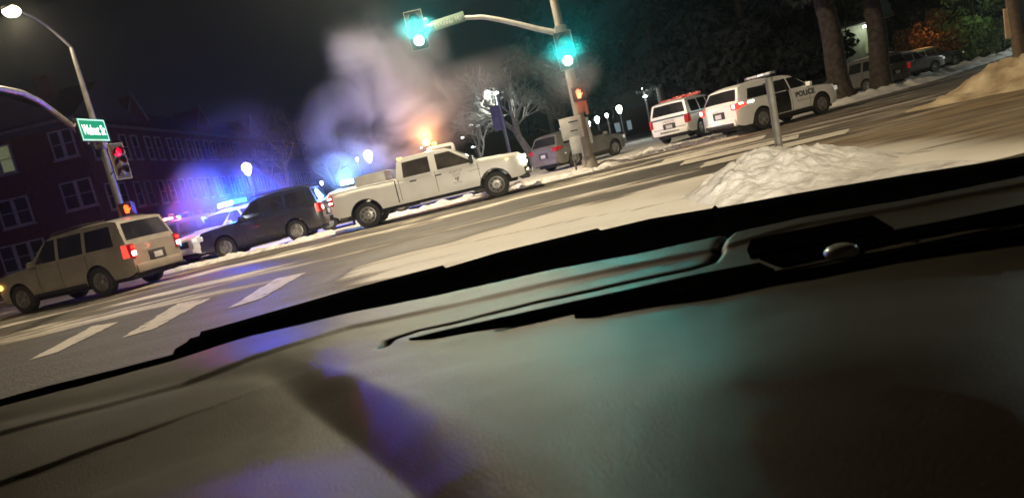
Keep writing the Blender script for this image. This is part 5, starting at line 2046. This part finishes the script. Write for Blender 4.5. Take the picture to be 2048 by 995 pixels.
# ================================================================== CARS AND SHED BEHIND THE RIGHT LAWN
def parked(name, label, px, py, Y, hd, pm, snow=True, lamp=False):
    b = D(px, py, Y)
    c = Car(name, label, 'car', MIDSUV, (b.x, Y, 0), rad(hd), None)
    t_ = 1.67
    suv_common(c, pm, M_rim, 5, [wx(.58, -.12, 1.18, t_, -.42), wx(-.24, -1.04, 1.18, t_), wx(-1.17, -2.02, 1.18, t_ - .02, 0, .1)])
    L2 = c.L2
    for sg in (-1, 1):
        c.box('taillight', (-L2 + .03, sg * .82, .98), (.16, .18, .30), M_redlens, bev=.03)
    if snow:
        P = c.sp['roof']
        V, F = [], []
        st = [(i, u) for i in range(1, 5) for u in (0, .5)] + [(4, 1.0)]
        for i, u in st:
            for k in range(9):
                x, y, z = c.cover_pt(P, i, u, -1 + 2 * k / 8, .03 + .07 * math.sin(math.pi * k / 8) + .02 * noise.noise(Vector((i * 3 + u * 5, k, 1))))
                V.append((x, y * .97, z))
        for a in range(len(st) - 1):
            for k in range(8):
                F.append((a * 9 + k, a * 9 + k + 1, (a + 1) * 9 + k + 1, (a + 1) * 9 + k))
        n0 = len(V)
        mb = MB(); mb.add(V, F); mb.build('snow_cap', M_snow, c.root, True)
        A = np.array([[(1.0 + x * 1.25, -.75 + 1.5 * k / 8, 1.17 - .10 * x + .06 * math.sin(math.pi * k / 8) * math.sin(math.pi * min(x * .9 + .05, 1))) for k in range(9)] for x in np.linspace(0, 1, 8)])
        grid_obj('snow_cap', A, M_snow, c.root)
    return c


parked('parked_car', 'snow covered car parked behind the lawn right of the thick trunks', 1815, 140, 50, 12, M_grey)
parked('parked_car', 'small dark snowy car parked behind the lawn, farther right', 1862, 132, 56, 10, M_black)
parked('parked_van', 'pale car with snow on the roof seen between the two thick trunks', 1722, 178, 38.5, 108, M_grey)
# pale lit porch seen between the trunks
p = D(1722, 130, 62)
e = empty('porch', (p.x, 62, 0), 0, 'pale lit shed front with two posts seen between the thick trunks', 'porch')
def pb(n, c, s, m):
    mb = MB(); mb.box(c, s, None, .01); mb.build(n, m, e)
M_porch = mat('cream_wall', (.42, .42, .32), .8, col2=(.3, .3, .24), scale=2)
pb('wall', (0, 0, 2.6), (4.6, .2, 5.2), M_porch)
pb('post', (-2.0, -1.2, 2.4), (.2, .2, 4.8), M_wtrim); pb('post', (1.7, -1.2, 2.4), (.2, .2, 4.8), M_wtrim)
pb('roof', (0, -.6, 5.3), (5.4, 2.2, .25), M_roof)
pb('door', (-.4, -.14, 1.1), (1.0, .06, 2.1), M_pane)
pb('window', (1.0, -.14, 3.2), (.9, .06, 1.1), M_panelit)
pb('porch_lamp', (.4, -.9, 4.9), (.3, .3, .2), M_bulbcool)
point_light('porch_light', (.4, -1.0, 4.6), 45, (.85, 1, .75), .1, e)
# dark low house far behind the lamps with a few lit windows
far = empty('far_house', (0, 0, 0), 0, 'low dark house with small lit windows beyond the row of round lamps', 'house')
p = D(1250, 262, 100)
def fb(n, c, s, m, r=far):
    mb = MB(); mb.box(c, s); return mb.build(n, m, r)
fb('wall', (p.x + 3, 104, 1.9), (16, 7, 3.8), M_brick); fb('roof', (p.x + 3, 104, 4.0), (17, 8, .5), M_roof)
for px, py, w in ((1235, 255, .8), (1259, 250, .6)):
    q = D(px, py, 100.4)
    fb('window', (q.x, 100.45, q.z), (w, .1, 1.3), mat('cool_window', (.4, .5, .5), .5, emit=(.7, .9, 1), estr=.25))

# ================================================================== STEAM AND HAZE
def vol_mat(name, build):
    m = bpy.data.materials.new(name)
    m.use_nodes = True
    nt = m.node_tree
    nt.nodes.remove(nt.nodes['Principled BSDF'])
    pv = nt.nodes.new('ShaderNodeVolumePrincipled')
    nt.links.new(pv.outputs[0], nt.nodes['Material Output'].inputs['Volume'])
    build(nt, pv)
    return m


def steam_nodes(nt, pv):
    L = nt.links.new
    pv.inputs['Color'].default_value = (.95, .95, .97, 1)
    pv.inputs['Anisotropy'].default_value = .4
    tc = nt.nodes.new('ShaderNodeTexCoord')
    nz = nt.nodes.new('ShaderNodeTexNoise')
    nz.inputs['Scale'].default_value = .42
    nz.inputs['Detail'].default_value = 5
    nz.inputs['Roughness'].default_value = .55
    nz.inputs['Distortion'].default_value = .7
    L(tc.outputs['Object'], nz.inputs['Vector'])
    sx = nt.nodes.new('ShaderNodeSeparateXYZ')
    L(tc.outputs['Object'], sx.inputs[0])

    def mth(op, a, b=None, c=None):
        n = nt.nodes.new('ShaderNodeMath'); n.operation = op
        for i, q in enumerate((a, b, c)):
            if q is None: continue
            if isinstance(q, (int, float)): n.inputs[i].default_value = q
            else: L(q, n.inputs[i])
        return n.outputs[0]

    def ell(cx, cy, cz, rx, ry, rz, k, rot=0.0):
        X, Z = mth('SUBTRACT', sx.outputs[0], cx), mth('SUBTRACT', sx.outputs[2], cz)
        if rot:
            c, s = math.cos(rot), math.sin(rot)
            X, Z = mth('ADD', mth('MULTIPLY', X, c), mth('MULTIPLY', Z, s)), mth('SUBTRACT', mth('MULTIPLY', Z, c), mth('MULTIPLY', X, s))
        a = mth('MULTIPLY', X, 1 / rx)
        b = mth('MULTIPLY', mth('SUBTRACT', sx.outputs[1], cy), 1 / ry)
        c = mth('MULTIPLY', Z, 1 / rz)
        r2 = mth('ADD', mth('ADD', mth('MULTIPLY', a, a), mth('MULTIPLY', b, b)), mth('MULTIPLY', c, c))
        return mth('MULTIPLY', mth('MAXIMUM', mth('SUBTRACT', 1.0, r2), 0), k)

    e = ell(*STEAM[0])
    for q in STEAM[1:]:
        e = mth('ADD', e, ell(*q))
    n_ = mth('MAXIMUM', mth('MULTIPLY', mth('SUBTRACT', nz.outputs['Fac'], .40), 4.4), 0)
    L(mth('MULTIPLY', mth('MULTIPLY', e, n_), .30), pv.inputs['Density'])


SY = 27.6
def sp_(px, py): 
    p = D(px, py, SY)
    return p.x, p.z


STEAM = []
for px, py, rx, rz, k, rot in ((800, 275, 2.6, 1.7, 1.4, 0), (740, 150, 1.7, 2.2, .8, .15), (800, 200, 2.2, 1.8, .7, 0), (690, 265, 1.9, 2.2, .8, 0), (900, 185, 2.6, 1.1, .55, .25), (860, 240, 2.0, 1.6, .5, 0), (720, 330, 2.2, 1.0, .9, 0), (735, 85, 1.9, 1.6, .32, 0), (790, 120, 1.6, 1.6, .3, 0), (470, 400, 3.0, 2.2, .75, 0), (500, 360, 3.2, 3.4, .10, 0), (610, 370, 2.2, 1.2, .12, 0)):  # plume; last three puffs added to carry the blue bar's aura
    x, z = sp_(px, py)
    STEAM.append((x, SY, z, rx, 1.9, rz, k, rot))
for px, py, cy, rx, rz, k in ((842, 104, 23.9, 1.35, 1.15, .42), (1134, 142, 23.9, 1.3, 1.15, .40), (985, 150, 24.3, 2.2, .9, .12)):  # extra puffs added before the green signals to show their halos
    p = D(px, py, cy)
    STEAM.append((p.x, cy, p.z, rx, 2.2, rz, k, 0))
mb = MB()
zs = [s[2] for s in STEAM]; xs2 = [s[0] for s in STEAM]
x0_, x1_, z0_, z1_ = min(xs2) - 2.7, max(xs2) + 2.1, .3, max(zs) + 2.0
mb.box(((x0_ + x1_) / 2, 25.6, (z0_ + z1_) / 2), (x1_ - x0_, 8.0, z1_ - z0_))
st = mb.build('steam', vol_mat('steam_vapour', steam_nodes))
tag(st, kind='stuff')


def haze_nodes(nt, pv):
    pv.inputs['Color'].default_value = (.9, .93, .96, 1)
    pv.inputs['Density'].default_value = .0004
    pv.inputs['Anisotropy'].default_value = .88


mb = MB()
mb.box((0, 60, 14.0), (300, 220, 30.2))
hz = mb.build('haze', vol_mat('thin_night_haze', haze_nodes))
tag(hz, kind='stuff')
